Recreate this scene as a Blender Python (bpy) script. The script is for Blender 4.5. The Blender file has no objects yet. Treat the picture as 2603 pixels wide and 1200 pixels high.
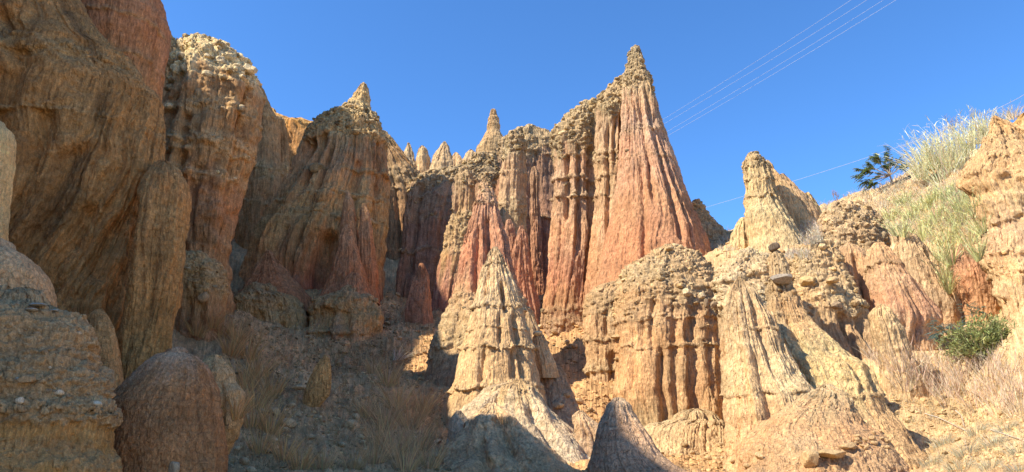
import bpy, math, random
import numpy as np
from mathutils import Vector

random.seed(7); rng = np.random.default_rng(7)
SC = bpy.context.scene
COL = SC.collection

# ------------------------------------------------------------------ camera
W, H = 2603.0, 1200.0
HFOV = math.radians(72); PITCH = math.radians(17)
F = W/2/math.tan(HFOV/2)
cd = bpy.data.cameras.new('camera'); cam = bpy.data.objects.new('camera', cd); COL.objects.link(cam)
cd.sensor_width = 36; cd.lens = 18/math.tan(HFOV/2); cd.clip_start = 0.05; cd.clip_end = 3000
cam.location = (0, 0, 0); cam.rotation_euler = (math.radians(90)+PITCH, 0, 0)
SC.camera = cam

# ------------------------------------------------------------------ light
SUN_AZ = math.radians(67)      # from straight behind the camera towards the left
SUN_EL = math.radians(45)
S = Vector((-math.sin(SUN_AZ)*math.cos(SUN_EL), -math.cos(SUN_AZ)*math.cos(SUN_EL), math.sin(SUN_EL)))
w = bpy.data.worlds.new("World"); SC.world = w; w.use_nodes = True
nt = w.node_tree; bg = nt.nodes['Background']
sky = nt.nodes.new('ShaderNodeTexSky'); sky.sky_type = 'NISHITA'; sky.sun_disc = False
sky.sun_elevation = SUN_EL; sky.sun_rotation = math.atan2(S.x, S.y)
sky.altitude = 1500; sky.air_density = 1.0; sky.dust_density = 0.0; sky.ozone_density = 8.0
hs = nt.nodes.new('ShaderNodeHueSaturation'); hs.inputs['Saturation'].default_value = 1.10
nt.links.new(sky.outputs[0], hs.inputs['Color']); nt.links.new(hs.outputs[0], bg.inputs[0]); bg.inputs[1].default_value = 0.15
sl = bpy.data.lights.new('sun', 'SUN'); so = bpy.data.objects.new('sun', sl); COL.objects.link(so)
sl.energy = 4.6; sl.angle = math.radians(0.5); sl.color = (1.0, 0.92, 0.79)
so.rotation_euler = S.to_track_quat('Z', 'Y').to_euler()
SC.view_settings.view_transform = 'Standard'; SC.view_settings.look = 'None'
SC.view_settings.exposure = 1.0; SC.view_settings.gamma = 1.0; SC.view_settings.use_curve_mapping = False
SC.cycles.max_bounces = 8; SC.cycles.diffuse_bounces = 7

# ------------------------------------------------------------------ helpers
def px(u, v, D):
    """point of the vertical plane y = D seen at photo position (u, v)"""
    a = (np.asarray(u, float)-W/2)/F; b = (H/2-np.asarray(v, float))/F
    den = math.cos(PITCH)-b*math.sin(PITCH)
    return D*a/den, D*(math.sin(PITCH)+b*math.cos(PITCH))/den

def hsh(i, j, k, s=0):
    n = (i.astype(np.int64)*73856093) ^ (j.astype(np.int64)*19349663) ^ (k.astype(np.int64)*83492791) ^ (s*2654435)
    n = (n ^ (n >> 13))*1274126177 & 0x7fffffff
    n = (n ^ (n >> 15))*2246822519 & 0x7fffffff
    return ((n ^ (n >> 16)) & 0xffffff)/float(0xffffff)

def vn(x, y, z, s=0):
    """value noise, -1..1"""
    xi, yi, zi = np.floor(x), np.floor(y), np.floor(z)
    fx, fy, fz = x-xi, y-yi, z-zi
    fx = fx*fx*fx*(fx*(fx*6-15)+10); fy = fy*fy*fy*(fy*(fy*6-15)+10); fz = fz*fz*fz*(fz*(fz*6-15)+10)
    r = 0
    for dx in (0, 1):
        for dy in (0, 1):
            for dz in (0, 1):
                r = r + hsh(xi+dx, yi+dy, zi+dz, s)*(fx if dx else 1-fx)*(fy if dy else 1-fy)*(fz if dz else 1-fz)
    return r*2-1

def fbm(x, y, z, o=4, s=0, g=0.5):
    r = 0; a = 1; t = 0
    for k in range(o):
        r = r+a*vn(x+17.3*k, y+5.1*k, z-9.7*k, s+k); t += a; a *= g
        x = x*2.03; y = y*2.03; z = z*2.03
    return r/t*1.5

def billow(x, y, z, o=3, s=0):
    r = 0; a = 1; t = 0
    for k in range(o):
        r = r+a*np.abs(vn(x+7.7*k, y+3.3*k, z, s+k))**0.8; t += a; a *= 0.45
        x = x*2.3; y = y*2.3; z = z*1.9
    return r/t

def worley(x, y, z, s=0):
    """stone field: F1 distance, F2, id"""
    xi, yi, zi = np.floor(x), np.floor(y), np.floor(z)
    b1 = np.full(x.shape, 9.0); b2 = np.full(x.shape, 9.0); idd = np.zeros(x.shape)
    for dx in (-1, 0, 1):
        for dy in (-1, 0, 1):
            for dz in (-1, 0, 1):
                cx, cy, cz = xi+dx, yi+dy, zi+dz
                d = (cx+hsh(cx, cy, cz, s+1)-x)**2+(cy+hsh(cx, cy, cz, s+2)-y)**2+(cz+hsh(cx, cy, cz, s+3)-z)**2
                h = hsh(cx, cy, cz, s+4)
                c = d < b1
                b2 = np.where(c, b1, np.minimum(b2, d)); idd = np.where(c, h, idd); b1 = np.minimum(b1, d)
    return np.sqrt(b1), np.sqrt(b2), idd

def sst(a, b, x):
    t = np.clip((x-a)/(b-a), 0, 1); return t*t*(3-2*t)

def mesh_np(name, V, faces, mat, tint=None, attrs=None, smooth=True, parent=None):
    """V (n,3); faces list of (m,k) int arrays"""
    me = bpy.data.meshes.new(name)
    V = np.ascontiguousarray(V, np.float32)
    me.vertices.add(len(V)); me.vertices.foreach_set('co', V.ravel())
    tot = sum(f.size for f in faces); nf = sum(len(f) for f in faces)
    li = np.concatenate([f.ravel() for f in faces]).astype(np.int32)
    ls = np.concatenate([np.full(len(f), f.shape[1]) for f in faces])
    st = np.concatenate([[0], np.cumsum(ls)[:-1]]).astype(np.int32)
    me.loops.add(tot); me.loops.foreach_set('vertex_index', li)
    me.polygons.add(nf); me.polygons.foreach_set('loop_start', st)
    me.polygons.foreach_set('use_smooth', np.full(nf, smooth))
    if tint is not None:
        a = me.attributes.new('tint', 'FLOAT_COLOR', 'POINT')
        c = np.ones((len(V), 4), np.float32); c[:, :3] = tint; a.data.foreach_set('color', c.ravel())
    for k, val in (attrs or {}).items():
        a = me.attributes.new(k, 'FLOAT', 'POINT'); a.data.foreach_set('value', np.ascontiguousarray(val, np.float32).ravel())
    me.materials.append(mat); me.update(calc_edges=True); me.validate()
    o = bpy.data.objects.new(name, me); COL.objects.link(o)
    if parent: o.parent = parent
    return o

def tag(o, label=None, cat=None, group=None, kind=None):
    if label: o['label'] = label
    if cat: o['category'] = cat
    if group: o['group'] = group
    if kind: o['kind'] = kind
    return o

# ------------------------------------------------------------------ materials
def earth_material(name, bump=1.0, streak=0.0):
    m = bpy.data.materials.new(name); m.use_nodes = True
    N = m.node_tree.nodes; L = m.node_tree.links; b = N['Principled BSDF']
    b.inputs['Roughness'].default_value = 0.95; b.inputs['Specular IOR Level'].default_value = 0.12
    at = N.new('ShaderNodeAttribute'); at.attribute_name = 'tint'
    geo = N.new('ShaderNodeTexCoord')
    sc = N.new('ShaderNodeAttribute'); sc.attribute_name = 'pxm'     # metres per detail unit
    div = N.new('ShaderNodeVectorMath'); div.operation = 'DIVIDE'
    cmb = N.new('ShaderNodeCombineXYZ')
    for i in range(3): L.new(sc.outputs['Fac'], cmb.inputs[i])
    L.new(geo.outputs['Object'], div.inputs[0]); L.new(cmb.outputs[0], div.inputs[1])
    def noise(scale, det, vec, rough=0.6):
        n = N.new('ShaderNodeTexNoise'); n.inputs['Scale'].default_value = scale
        n.inputs['Detail'].default_value = det; n.inputs['Roughness'].default_value = rough
        L.new(vec, n.inputs['Vector']); return n
    P = div.outputs[0]
    st = N.new('ShaderNodeVectorMath'); st.operation = 'MULTIPLY'; st.inputs[1].default_value = (1, 1, 0.10)
    L.new(P, st.inputs[0])
    iz = N.new('ShaderNodeVectorMath'); iz.operation = 'MULTIPLY'; iz.inputs[1].default_value = (1, 1, 0.5); L.new(P, iz.inputs[0])
    n1 = noise(0.13, 6, iz.outputs[0], 0.7)        # grain
    n2 = noise(0.16, 4, st.outputs[0]) # vertical rills
    n3 = noise(0.015, 4, P)            # broad patches
    def rng_(n, a, b_):
        r = N.new('ShaderNodeMapRange'); r.inputs[1].default_value = 0.25; r.inputs[2].default_value = 0.75
        r.inputs[3].default_value = a; r.inputs[4].default_value = b_; L.new(n.outputs['Fac'], r.inputs[0]); return r
    n4 = noise(0.33, 3, P, 0.6); r4 = rng_(n4, 0.72, 1.3)
    r1 = rng_(n1, 0.55, 1.45); r2 = rng_(n2, 0.74, 1.26); r3 = rng_(n3, 0.84, 1.16)
    def mul(a, c):
        k = N.new('ShaderNodeMath'); k.operation = 'MULTIPLY'; L.new(a, k.inputs[0]); L.new(c, k.inputs[1]); return k.outputs[0]
    f = mul(mul(mul(r1.outputs[0], r2.outputs[0]), r3.outputs[0]), r4.outputs[0])
    vm = N.new('ShaderNodeVectorMath'); vm.operation = 'SCALE'
    L.new(at.outputs['Color'], vm.inputs[0]); L.new(f, vm.inputs['Scale'])
    L.new(vm.outputs[0], b.inputs['Base Color'])
    # bump: grain, rills, dried mud cracks
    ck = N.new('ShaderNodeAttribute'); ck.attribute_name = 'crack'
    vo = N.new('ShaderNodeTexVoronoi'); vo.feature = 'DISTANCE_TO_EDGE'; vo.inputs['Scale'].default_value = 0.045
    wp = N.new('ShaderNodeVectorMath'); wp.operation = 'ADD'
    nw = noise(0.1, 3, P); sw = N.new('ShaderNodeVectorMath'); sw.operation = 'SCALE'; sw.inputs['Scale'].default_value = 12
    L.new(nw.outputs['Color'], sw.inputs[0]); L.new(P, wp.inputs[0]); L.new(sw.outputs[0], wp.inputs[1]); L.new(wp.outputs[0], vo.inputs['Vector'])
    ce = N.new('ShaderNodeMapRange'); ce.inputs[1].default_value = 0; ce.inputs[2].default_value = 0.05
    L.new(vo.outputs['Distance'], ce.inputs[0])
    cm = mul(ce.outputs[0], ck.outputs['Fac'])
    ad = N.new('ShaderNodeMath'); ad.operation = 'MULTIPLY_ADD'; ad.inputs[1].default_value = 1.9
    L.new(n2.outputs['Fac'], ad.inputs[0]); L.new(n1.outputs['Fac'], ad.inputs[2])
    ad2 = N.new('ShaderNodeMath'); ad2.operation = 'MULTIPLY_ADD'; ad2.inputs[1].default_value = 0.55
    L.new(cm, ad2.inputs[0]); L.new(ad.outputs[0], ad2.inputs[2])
    bp = N.new('ShaderNodeBump'); bp.inputs['Strength'].default_value = bump
    ds = N.new('ShaderNodeMath'); ds.operation = 'MULTIPLY'; ds.inputs[1].default_value = 5.5
    L.new(sc.outputs['Fac'], ds.inputs[0]); L.new(ds.outputs[0], bp.inputs['Distance'])
    L.new(ad2.outputs[0], bp.inputs['Height']); L.new(bp.outputs[0], b.inputs['Normal'])
    return m

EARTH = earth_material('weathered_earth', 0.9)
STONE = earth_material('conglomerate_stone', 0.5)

def plant_material(name, rough=0.7, trans=0.3):
    m = bpy.data.materials.new(name); m.use_nodes = True
    N = m.node_tree.nodes; L = m.node_tree.links; b = N['Principled BSDF']
    at = N.new('ShaderNodeAttribute'); at.attribute_name = 'tint'
    tc = N.new('ShaderNodeTexCoord'); n = N.new('ShaderNodeTexNoise'); n.inputs['Scale'].default_value = 6
    L.new(tc.outputs['Object'], n.inputs['Vector'])
    mr = N.new('ShaderNodeMapRange'); mr.inputs[3].default_value = 0.75; mr.inputs[4].default_value = 1.25; L.new(n.outputs['Fac'], mr.inputs[0])
    vm = N.new('ShaderNodeVectorMath'); vm.operation = 'SCALE'; L.new(at.outputs['Color'], vm.inputs[0]); L.new(mr.outputs[0], vm.inputs['Scale'])
    L.new(vm.outputs[0], b.inputs['Base Color']); b.inputs['Roughness'].default_value = rough
    b.inputs['Specular IOR Level'].default_value = 0.2
    tr = N.new('ShaderNodeBsdfTranslucent'); L.new(vm.outputs[0], tr.inputs[0])
    mx = N.new('ShaderNodeMixShader'); mx.inputs[0].default_value = trans
    L.new(b.outputs[0], mx.inputs[1]); L.new(tr.outputs[0], mx.inputs[2]); L.new(mx.outputs[0], N['Material Output'].inputs[0])
    return m
DRY = plant_material('dry_grass'); LEAF = plant_material('leaf', 0.55, 0.35); TWIG = plant_material('twig', 0.9, 0.0)

# palette (albedo)
TAN = (.46, .29, .155); ORANGE = (.43, .235, .11); BROWN = (.33, .19, .095); PALE = (.56, .41, .245); CREAM = (.60, .47, .30)
RED = (.42, .19, .125); PINK = (.50, .27, .18); GREY = (.33, .27, .19); OLIVE = (.36, .28, .17); OCHRE = (.44, .27, .11)

def colour_at(v, stops):
    vs = [s[0] for s in stops]
    return np.stack([np.interp(v, vs, [s[1][i] for s in stops]) for i in range(3)], -1)

# ------------------------------------------------------------------ stones
def make_stone_shapes(n=10):
    import bmesh
    out = []
    for i in range(n):
        bm = bmesh.new(); bmesh.ops.create_icosphere(bm, subdivisions=2, radius=1)
        V = np.array([v.co[:] for v in bm.verts]); Fc = np.array([[v.index for v in f.verts] for f in bm.faces]); bm.free()
        # cut with random planes for facets
        for k in range(7):
            d = rng.normal(size=3); d /= np.linalg.norm(d); h = rng.uniform(.55, .9)
            t = V@d-h; V = V-np.clip(t, 0, None)[:, None]*d*0.9
        V = V*np.array([1, rng.uniform(.65, 1), rng.uniform(.45, .8)])
        V = V+0.05*rng.normal(size=V.shape)
        out.append((V, Fc))
    return out
SHAPES = make_stone_shapes()

def stones_mesh(name, P, R, tints, parent=None, flat=0.35, pxm=None, squash=1.0):
    n = len(P)
    if n == 0: return None
    Vs = []; Fs = []; Cs = []; off = 0
    for i in range(n):
        V, Fc = SHAPES[rng.integers(len(SHAPES))]
        a = rng.uniform(0, 6.28); t = rng.normal(0, flat); ca, sa, ct, s_ = math.cos(a), math.sin(a), math.cos(t), math.sin(t)
        M = np.array([[ca, -sa, 0], [sa, ca, 0], [0, 0, 1]])@np.array([[1, 0, 0], [0, ct, -s_], [0, s_, ct]])
        Vs.append((V*np.array([1, 1, squash]))@M.T*R[i]+P[i]); Fs.append(Fc+off); off += len(V)
        Cs.append(np.repeat(tints[i][None]*np.array([1.05, .92, .68]), len(V), 0))
    V = np.concatenate(Vs)
    return mesh_np(name, V, [np.concatenate(Fs)], STONE, np.concatenate(Cs),
                   {'pxm': np.full(len(V), pxm or 0.01), 'crack': np.zeros(len(V))}, smooth=False, parent=parent)

def stone_tints(n, base=GREY, spread=0.25):
    b = np.array(base)[None]*(1+rng.normal(0, spread, (n, 1)))
    g = rng.uniform(0, 1, (n, 1)); b = b*(1-0.4*g)+0.4*g*b.mean(1, keepdims=True)*np.array([1.05, 1, .9])
    return np.clip(b, 0.05, 0.75)

# ------------------------------------------------------------------ formation builder
DONE = []
def formation(name, label, cat, rows, D, Db=None, kd=0.8, p=2.3, stops=((0, TAN),), flute=26, famp=1.0, fine=1.0,
              grooves=(), ledges=(), rubble=(), rsize=13, stones=0, ssize=1.0, crack=0.0, stain=0.0, rough=1.0,
              ridge=None, group=None, res=1.0, seed=None, lump=0.0, smooth_rows=2, twist=0.0, zstretch=15.0, rubcol=None, dscale=1.0, strata=0.3, pits=0.3):
    seed = seed if seed is not None else (abs(sum(ord(c)*(i+3) for i, c in enumerate(label))) % 9973)
    rows = sorted(rows); v0, v1 = rows[0][0], rows[-1][0]
    m = D/F                                                   # metres per photo pixel
    nr = int(max(60, min(900, (v1-v0)*0.42*res))); v = np.linspace(v0, v1, nr)
    uL = np.interp(v, [r[0] for r in rows], [r[1] for r in rows]); uR = np.interp(v, [r[0] for r in rows], [r[2] for r in rows])
    if smooth_rows:
        k = np.hanning(2*smooth_rows+3); k /= k.sum()
        pad = lambda a: np.convolve(np.pad(a, smooth_rows+1, mode='edge'), k, 'valid')
        uL, uR = pad(uL), pad(uR)
    Dv = np.interp(v, [v0, v1], [D, Db if Db else D])
    hw_px = (uR-uL)/2
    dep = kd*hw_px*m
    _, z = px(W/2, v, Dv-0.55*dep)
    xL, _ = px(uL, v, Dv-0.15*dep); xR, _ = px(uR, v, Dv-0.15*dep)
    # keep rows descending
    z = np.minimum.accumulate(z)-np.arange(nr)*1e-4
    cx = (xL+xR)/2; hw = (xR-xL)/2
    # cap rings: close the top in a shallow dome
    nc = 8
    tt = np.linspace(0.02, 0.92, nc)
    cap_h = hw[0]*0.45
    z = np.concatenate([z[0]+cap_h*np.sqrt(1-tt**2)*1.0, z]); cx = np.concatenate([np.full(nc, cx[0]), cx])
    hw = np.concatenate([hw[0]*tt, hw]); Dv = np.concatenate([np.full(nc, Dv[0]), Dv]); v = np.concatenate([np.full(nc, v0-0.01), v])
    nr = len(z)
    wpx = (uR-uL).max()
    nf = int(max(70, min(620, wpx*0.62*res)))
    s = np.linspace(-1, 1, nf)
    ph_f = (0.55*s+0.45*np.arcsin(s)/(math.pi/2))*math.radians(108)
    ph_b = np.linspace(math.radians(108), math.radians(252), max(16, nf//9)+2)[1:-1]
    ph = np.concatenate([ph_f, ph_b]); M = len(ph)
    PH, Z = np.meshgrid(ph, z); V_, _ = np.meshgrid(v, ph, indexing='ij')
    CX = cx[:, None]; HW = hw[:, None]; DY = Dv[:, None]
    wm = np.median(hw[nc:]); 
    sn, cs = np.sin(PH), np.cos(PH)
    # superellipse
    r = 1/(np.abs(sn)**p+np.abs(cs)**p)**(1/p)
    # slow meander of the flutes
    lam = flute*m
    ang = PH+0.10*vn(PH*2, Z/(lam*6), Z*0, seed+50)+0.035*vn(PH*7, Z/(lam*2.2), Z*0, seed+51)+twist*(Z-z.mean())/max(1e-3, (z[0]-z[-1]))
    ex, ey = np.sin(ang)*wm/lam, np.cos(ang)*wm*max(kd, .6)/lam
    ez = Z/(lam*zstretch)
    if ridge:                                                # a blunt edge down the front
        s0, sharp = ridge; p0 = math.asin(max(-1, min(1, s0)))
        r = r*(1+sharp*(np.exp(-((PH-p0)/0.35)**2)-0.5*np.exp(-((PH-p0-0.9)/0.5)**2)-0.3*np.exp(-((PH-p0+0.9)/0.5)**2)))
    fade = np.clip(hw/(lam*0.9), 0.12, 1)[:, None]
    # coarse flutes with depth varying by height
    b1 = billow(ex*.5, ey*.5, ez, 2, seed)-0.42
    b2 = billow(ex*1.5, ey*1.5, ez*1.2, 2, seed+11)-0.42
    b3 = billow(ex*4.2, ey*4.2, ez*2.2, 3, seed+23)-0.42
    fl = 9*m; ax_, ay_ = np.sin(ang)*wm/fl, np.cos(ang)*wm*max(kd, .6)/fl
    b4 = billow(ax_, ay_, Z/(fl*16)+0.3*vn(ax_*.3, ay_*.3, Z/(fl*3), seed), 2, seed+29)-0.42
    mod = np.clip(0.85+0.9*vn(PH*1.7, Z/(lam*7), Z*0, seed+52)+0.4*vn(PH*5, Z/(lam*4), Z*0, seed+53), 0.15, 1.9)
    disp = famp*lam*(0.72*b1+0.34*b2)*mod*fade+fine*famp*lam*0.17*b3*fade+fine*3.6*m*b4*np.clip(hw/(4*m), 0, 1)[:, None]
    # explicit grooves  (fraction across 0..1, depth px, width px, v0, v1)
    sx = np.sin(np.clip(PH, -math.pi/2, math.pi/2))*np.where(np.cos(PH) < 0, np.nan, 1)
    for g in grooves:
        gs, gd, gw, ga, gb = g
        wob = 0.02*vn(V_/60, V_*0, V_*0+gs*9, seed+77)
        du = (sx-(gs*2-1)+wob+twist*0.9*(Z-z[len(z)//2])/max(1e-3, z[0]-z[-1]))*HW/m
        prof = np.exp(-(du/gw)**2)*sst(ga-12, ga+18, V_)*(1-sst(gb-15, gb+15, V_))
        disp = disp-np.nan_to_num(prof)*gd*m
    # strata: gentle steps
    cxn = (CX+HW*sn)/m; 
    zz = Z/m+4*vn(cxn/70, Z*0, DY, seed+5)
    if strata:
        disp = disp+strata*m*(1.8*vn(zz/15, cxn/160, Z*0, seed+31)+1.0*vn(zz/5.5, cxn/80, Z*0, seed+32))
    # ledges (v, out px, thick px, coverage)
    rub = np.zeros_like(Z)
    for lg in ledges:
        lv, lo, lt = lg[:3]; cov = lg[3] if len(lg) > 3 else 0.6
        vv = V_+6*vn(PH*3+seed, V_*0, V_*0, seed+lt)+3*vn(PH*11, V_*0+3.3, V_*0, seed+7)
        q = (vv-lv)/lt                                       # -1 above .. 0 at the lip
        prof = np.where(q < 0, np.exp(-(q/1.0)**2), np.exp(-(q/0.22)**2))
        cv = sst(0.62-cov-0.2, 0.62-cov+0.2, 0.5+0.5*vn(PH*2.6+lv, V_*0, V_*0, seed+8)+0.22*vn(PH*9+lv, V_*0, V_*0, seed+18))
        disp = disp+0.65*prof*cv*lo*m*np.clip(0.45+0.9*vn(PH*wm/m/9, V_/12, V_*0, seed+9)+0.4*vn(PH*wm/m/3.5, V_/5, V_*0, seed+19), 0, 1.6)
        rub = np.maximum(rub, prof*cv*0.6)
    for rb in rubble:
        ra, rbv = rb[:2]; amt = rb[2] if len(rb) > 2 else 1.0
        e = 26*vn(PH*2.4+ra, V_/80, V_*0, seed+14)+12*vn(PH*wm/m/14, V_/25, V_*0, seed+15)
        rub = np.maximum(rub, amt*sst(ra-10, ra+6, V_+e)*(1-sst(rbv-14, rbv+10, V_+e)) if ra > v0 else amt*(1-sst(rbv-14, rbv+10, V_+e)))
    disp = disp*(1-0.65*np.clip(rub, 0, 1))
    if lump: disp = disp+lump*m*fbm(CX/m/55+sn*wm/m/55, cs*wm*kd/m/55, Z/m/45, 3, seed+41)*fade
    X = CX+HW*r*sn; Y = DY-kd*HW*r*cs
    nh = np.stack([sn*kd, -cs], -1); nh /= np.linalg.norm(nh, axis=-1, keepdims=True)
    X = X+nh[..., 0]*disp; Y = Y+nh[..., 1]*disp
    # surface normal for the small isotropic relief
    G = np.stack([X, Y, Z], -1)
    du = np.roll(G, -1, 1)-np.roll(G, 1, 1); dv = np.gradient(G, axis=0)
    nn = np.cross(dv, du); L_ = np.linalg.norm(nn, axis=-1, keepdims=True); nn = nn/np.maximum(L_, 1e-9)
    if (nn[nr//2, nf//2, 1]) > 0: nn = -nn
    xs, ys, zs = X/m, Y/m, Z/m
    iso = rough*m*(2.2*fbm(xs/24, ys/24, zs/34, 3, seed+61)+0.9*fbm(xs/5, ys/5, zs/9, 2, seed+62))
    if pits:
        pt = vn(xs/7, ys/7, zs/9, seed+63); iso = iso-pits*m*6*np.clip(pt-0.45, 0, 1)
    tone = np.zeros_like(Z)
    mk = rub > 0.04
    if mk.any():
        q = rsize
        wx, wy, wz = xs[mk]/q, ys[mk]/q, zs[mk]/(q*0.5)
        tw = 0.55*vn(wx*.8, wy*.8, wz*.8, 3); wx = wx+tw; wz = wz+0.45*vn(wx*.9, wy*.9, wz*.9, 4)
        f1, f2, idd = worley(wx, wy, wz, seed)
        g1, g2, id2 = worley(wx*2.1+5, wy*2.1, wz*2.1, seed+9)
        big = idd > 0.55
        st = np.where(big, np.clip((f2-f1)*3.2, 0, 0.55)*(0.4+0.9*idd)+0.25*vn(wx*1.3, wy*1.3, wz*1.3, seed+5), 0.05)+0.42*np.clip((g2-g1)*2.6, 0, 0.5)*(0.3+id2)
        st = st*q*0.6*m
        st = st+m*q*0.5*fbm(xs[mk]/q/2.6, ys[mk]/q/2.6, zs[mk]/q/1.4, 3, seed+71)
        rr = np.clip(rub[mk], 0, 1)
        iso[mk] += rr*st
        tone[mk] = rr*(np.where(big, idd, id2)-0.5)
    edge = np.clip(np.minimum(1, hw/(3*m)), 0, 1)[:, None]
    G = G+nn*(iso*edge)[..., None]
    # tint
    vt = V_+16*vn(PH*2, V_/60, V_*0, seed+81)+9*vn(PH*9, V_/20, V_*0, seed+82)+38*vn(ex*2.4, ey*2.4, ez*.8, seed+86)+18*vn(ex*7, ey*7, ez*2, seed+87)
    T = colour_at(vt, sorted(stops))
    band = 1+0.07*vn(zz/9, cxn/200, Z*0, seed+83)+0.05*vn(zz/3.2, cxn/90, Z*0, seed+84)
    patch = 1+0.16*fbm(xs/60, ys/60, zs/80, 3, seed+85)
    T = T*(band*patch)[..., None]
    rc = np.array(rubcol if rubcol else OLIVE)
    rk = np.clip(rub, 0, 1)[..., None]*0.72
    T = T*(1-rk)+rk*rc*(1+1.1*tone[..., None])
    if stain:
        sv = vn(ex*1.4, ey*1.4, ez*.55, seed+91)*0.6+vn(ex*3.7, ey*3.7, ez*.9, seed+92)*0.5
        sv = sst(-0.02, 0.55, sv)*sst(-0.7, 0.3, fbm(xs/120, ys/120, zs/200, 2, seed+93))
        T = T*(1-stain*sv[..., None]*np.array([.62, .60, .52]))
    # pinkish / yellowish drift
    dr = vn(xs/90, ys/90, zs/60, seed+95)[..., None]*0.06
    T = np.clip(T*(1+dr*np.array([1, -.2, -1.2]))*(np.array([1.27, 1.13, .84]) if uR[len(uR)//2] < 1000 else np.array([1.0, .92, .80])), 0.02, .8)  # left formations get a brighter, warmer tint to offset their blue shade
    # faces
    idx = np.arange(nr*M).reshape(nr, M)
    a = idx[:-1]; b = np.roll(idx, -1, 1)[:-1]; c = np.roll(idx, -1, 1)[1:]; d = idx[1:]
    quads = np.stack([a, d, c, b], -1).reshape(-1, 4)
    V = G.reshape(-1, 3)
    top = V[idx[0]].mean(0); V = np.concatenate([V, top[None]]); ti = len(V)-1
    tris = np.stack([idx[0], np.roll(idx[0], -1), np.full(M, ti)], -1)
    T = np.concatenate([T.reshape(-1, 3), T[0].mean(0)[None]])
    base = np.array([V[:, 0].mean(), V[:, 1].mean(), V[:, 2].min()])
    n = len(V)
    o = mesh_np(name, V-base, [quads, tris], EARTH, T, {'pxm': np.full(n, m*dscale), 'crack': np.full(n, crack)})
    o.location = base
    tag(o, label, cat, group)
    if stones:
        Gf = G[:, :nf].reshape(-1, 3); rf = np.clip(rub, 0, 1)[:, :nf].copy(); rf[:nc] *= 0.4
        rf = rf.ravel()
        pr = rf**2; pr = pr/pr.sum()
        ids = rng.choice(len(pr), size=stones, p=pr)
        R = m*ssize*rsize*rng.lognormal(-1.55, 0.62, stones)
        Pp = Gf[ids]+nn[:, :nf].reshape(-1, 3)[ids]*(R*-0.05)[:, None]
        so_ = stones_mesh('rubble', Pp-base, R, stone_tints(stones, rc*1.12, .22), parent=o, pxm=m)
        tag(so_, kind='stuff')
    DONE.append((label, G))
    return o

# ================================================================== GROUND
GC = [(1070,824,22.6),  # photo u, v, depth
 (700,1190,7.5),(1000,1190,8),(1000,1000,14),(900,960,17),(620,930,15),(590,1130,8),(450,860,17),(1010,800,25),(1000,735,31),(1110,1150,10.6),
 (1450,1195,9.6),(1440,930,19),(1420,860,24),(1540,1010,16.5),(1500,960,18.5),(1640,1195,9),(1760,1178,11.6),(1840,1190,10.8),(1700,1105,15.6),(1600,1085,15.8),(1800,1100,15.2),(1700,1160,12.8),(1820,1150,12.9),(1950,1230,7),
 (2200,1260,7),(2330,1200,9.6),(2320,1240,8),(2400,1110,11),(2385,1010,12.6),(2300,915,13),(2450,950,11.6),(2603,1000,10.3),(2603,1190,7),(2500,850,14),
 (2380,840,15.5),(2440,620,18.5),(2360,560,20),(2250,540,22),(2110,530,26),(2200,492,25),(2300,445,23.5),(2400,425,22.5),(2480,400,21.5),
 (2420,520,19.5),(2520,420,20.5),(1850,640,21),(1850,590,28),(2000,660,18),(560,770,21),(600,800,22),(780,960,18),(640,1010,12),(1250,1230,8.0),(1330,800,26),
 (1240,1250,6.5),(850,1240,6),(2450,1050,11.3),(2700,700,12),(2750,450,19),(2600,350,23),(2750,380,24)]
gx = []; gy = []; gz = []
for u, v_, D_ in GC:
    x_, z_ = px(u, v_, D_); gx.append(float(x_)); gy.append(D_); gz.append(float(z_))
for x_, y_, z_ in [(0,0,-1.65),(0,2.5,-1.5),(2.5,2,-1.6),(-2.5,2,-1.6),(0,-4,-2),(5,-3,-1.8),(-5,-3,-1.6),(6,3,-1.2),(-6,5,-1),(0,-40,-6),(-30,-30,-3),(30,-30,-3),
                   (40,0,4),(40,30,13),(30,45,14),(0,60,15),(-30,60,16),(-40,30,14),(-30,5,6),(0,120,22),(80,100,22),(-80,100,22),(0,400,24),(200,300,24),(-200,300,24),
                   (0,-200,-8),(200,-100,-8),(-200,-100,-8),(-8,18,3.0),(-12,25,7),(6,45,12),(12,38,11),(-6,44,13)]:
    gx.append(x_); gy.append(y_); gz.append(z_)
gx, gy, gz = map(np.array, (gx, gy, gz))
def _K(ax, ay): 
    return np.sqrt((ax[:, None]-gx[None])**2+(ay[:, None]-gy[None])**2+0.5)
_A = _K(gx, gy); _n = len(gx)
_B = np.zeros((_n+1, _n+1)); _B[:_n, :_n] = _A+np.eye(_n)*-0.02; _B[:_n, _n] = 1; _B[_n, :_n] = 1
_w = np.linalg.solve(_B, np.concatenate([gz, [0]]))
def ground_base(x, y):
    x = np.atleast_1d(np.asarray(x, float)); y = np.atleast_1d(np.asarray(y, float)); out = np.empty(x.size); xf = x.ravel(); yf = y.ravel()
    for i in range(0, x.size, 50000): out[i:i+50000] = _K(xf[i:i+50000], yf[i:i+50000])@_w[:_n]+_w[_n]
    return out.reshape(x.shape)
def ground_z(x, y):
    x = np.atleast_1d(np.asarray(x, float)); y = np.atleast_1d(np.asarray(y, float))
    dd = np.hypot(x, y)
    z = ground_base(x, y)
    k = np.clip(dd/12, 0.35, 1.6)
    return z+0.15*k*fbm(x/1.6, y/1.6, x*0, 4, 200)+0.035*k*fbm(x/.3, y/.3, x*0, 3, 205)

def unproject(u, v_, lo=1.5, hi=80):
    """first point of the ground seen at a photo position"""
    ds = np.geomspace(lo, hi, 260); x_, z_ = px(u, v_, ds); g = ground_base(x_, ds)
    k = np.argmax(z_ < g)
    return (float(x_[k]), float(ds[k])) if (z_ < g).any() else None

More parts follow.
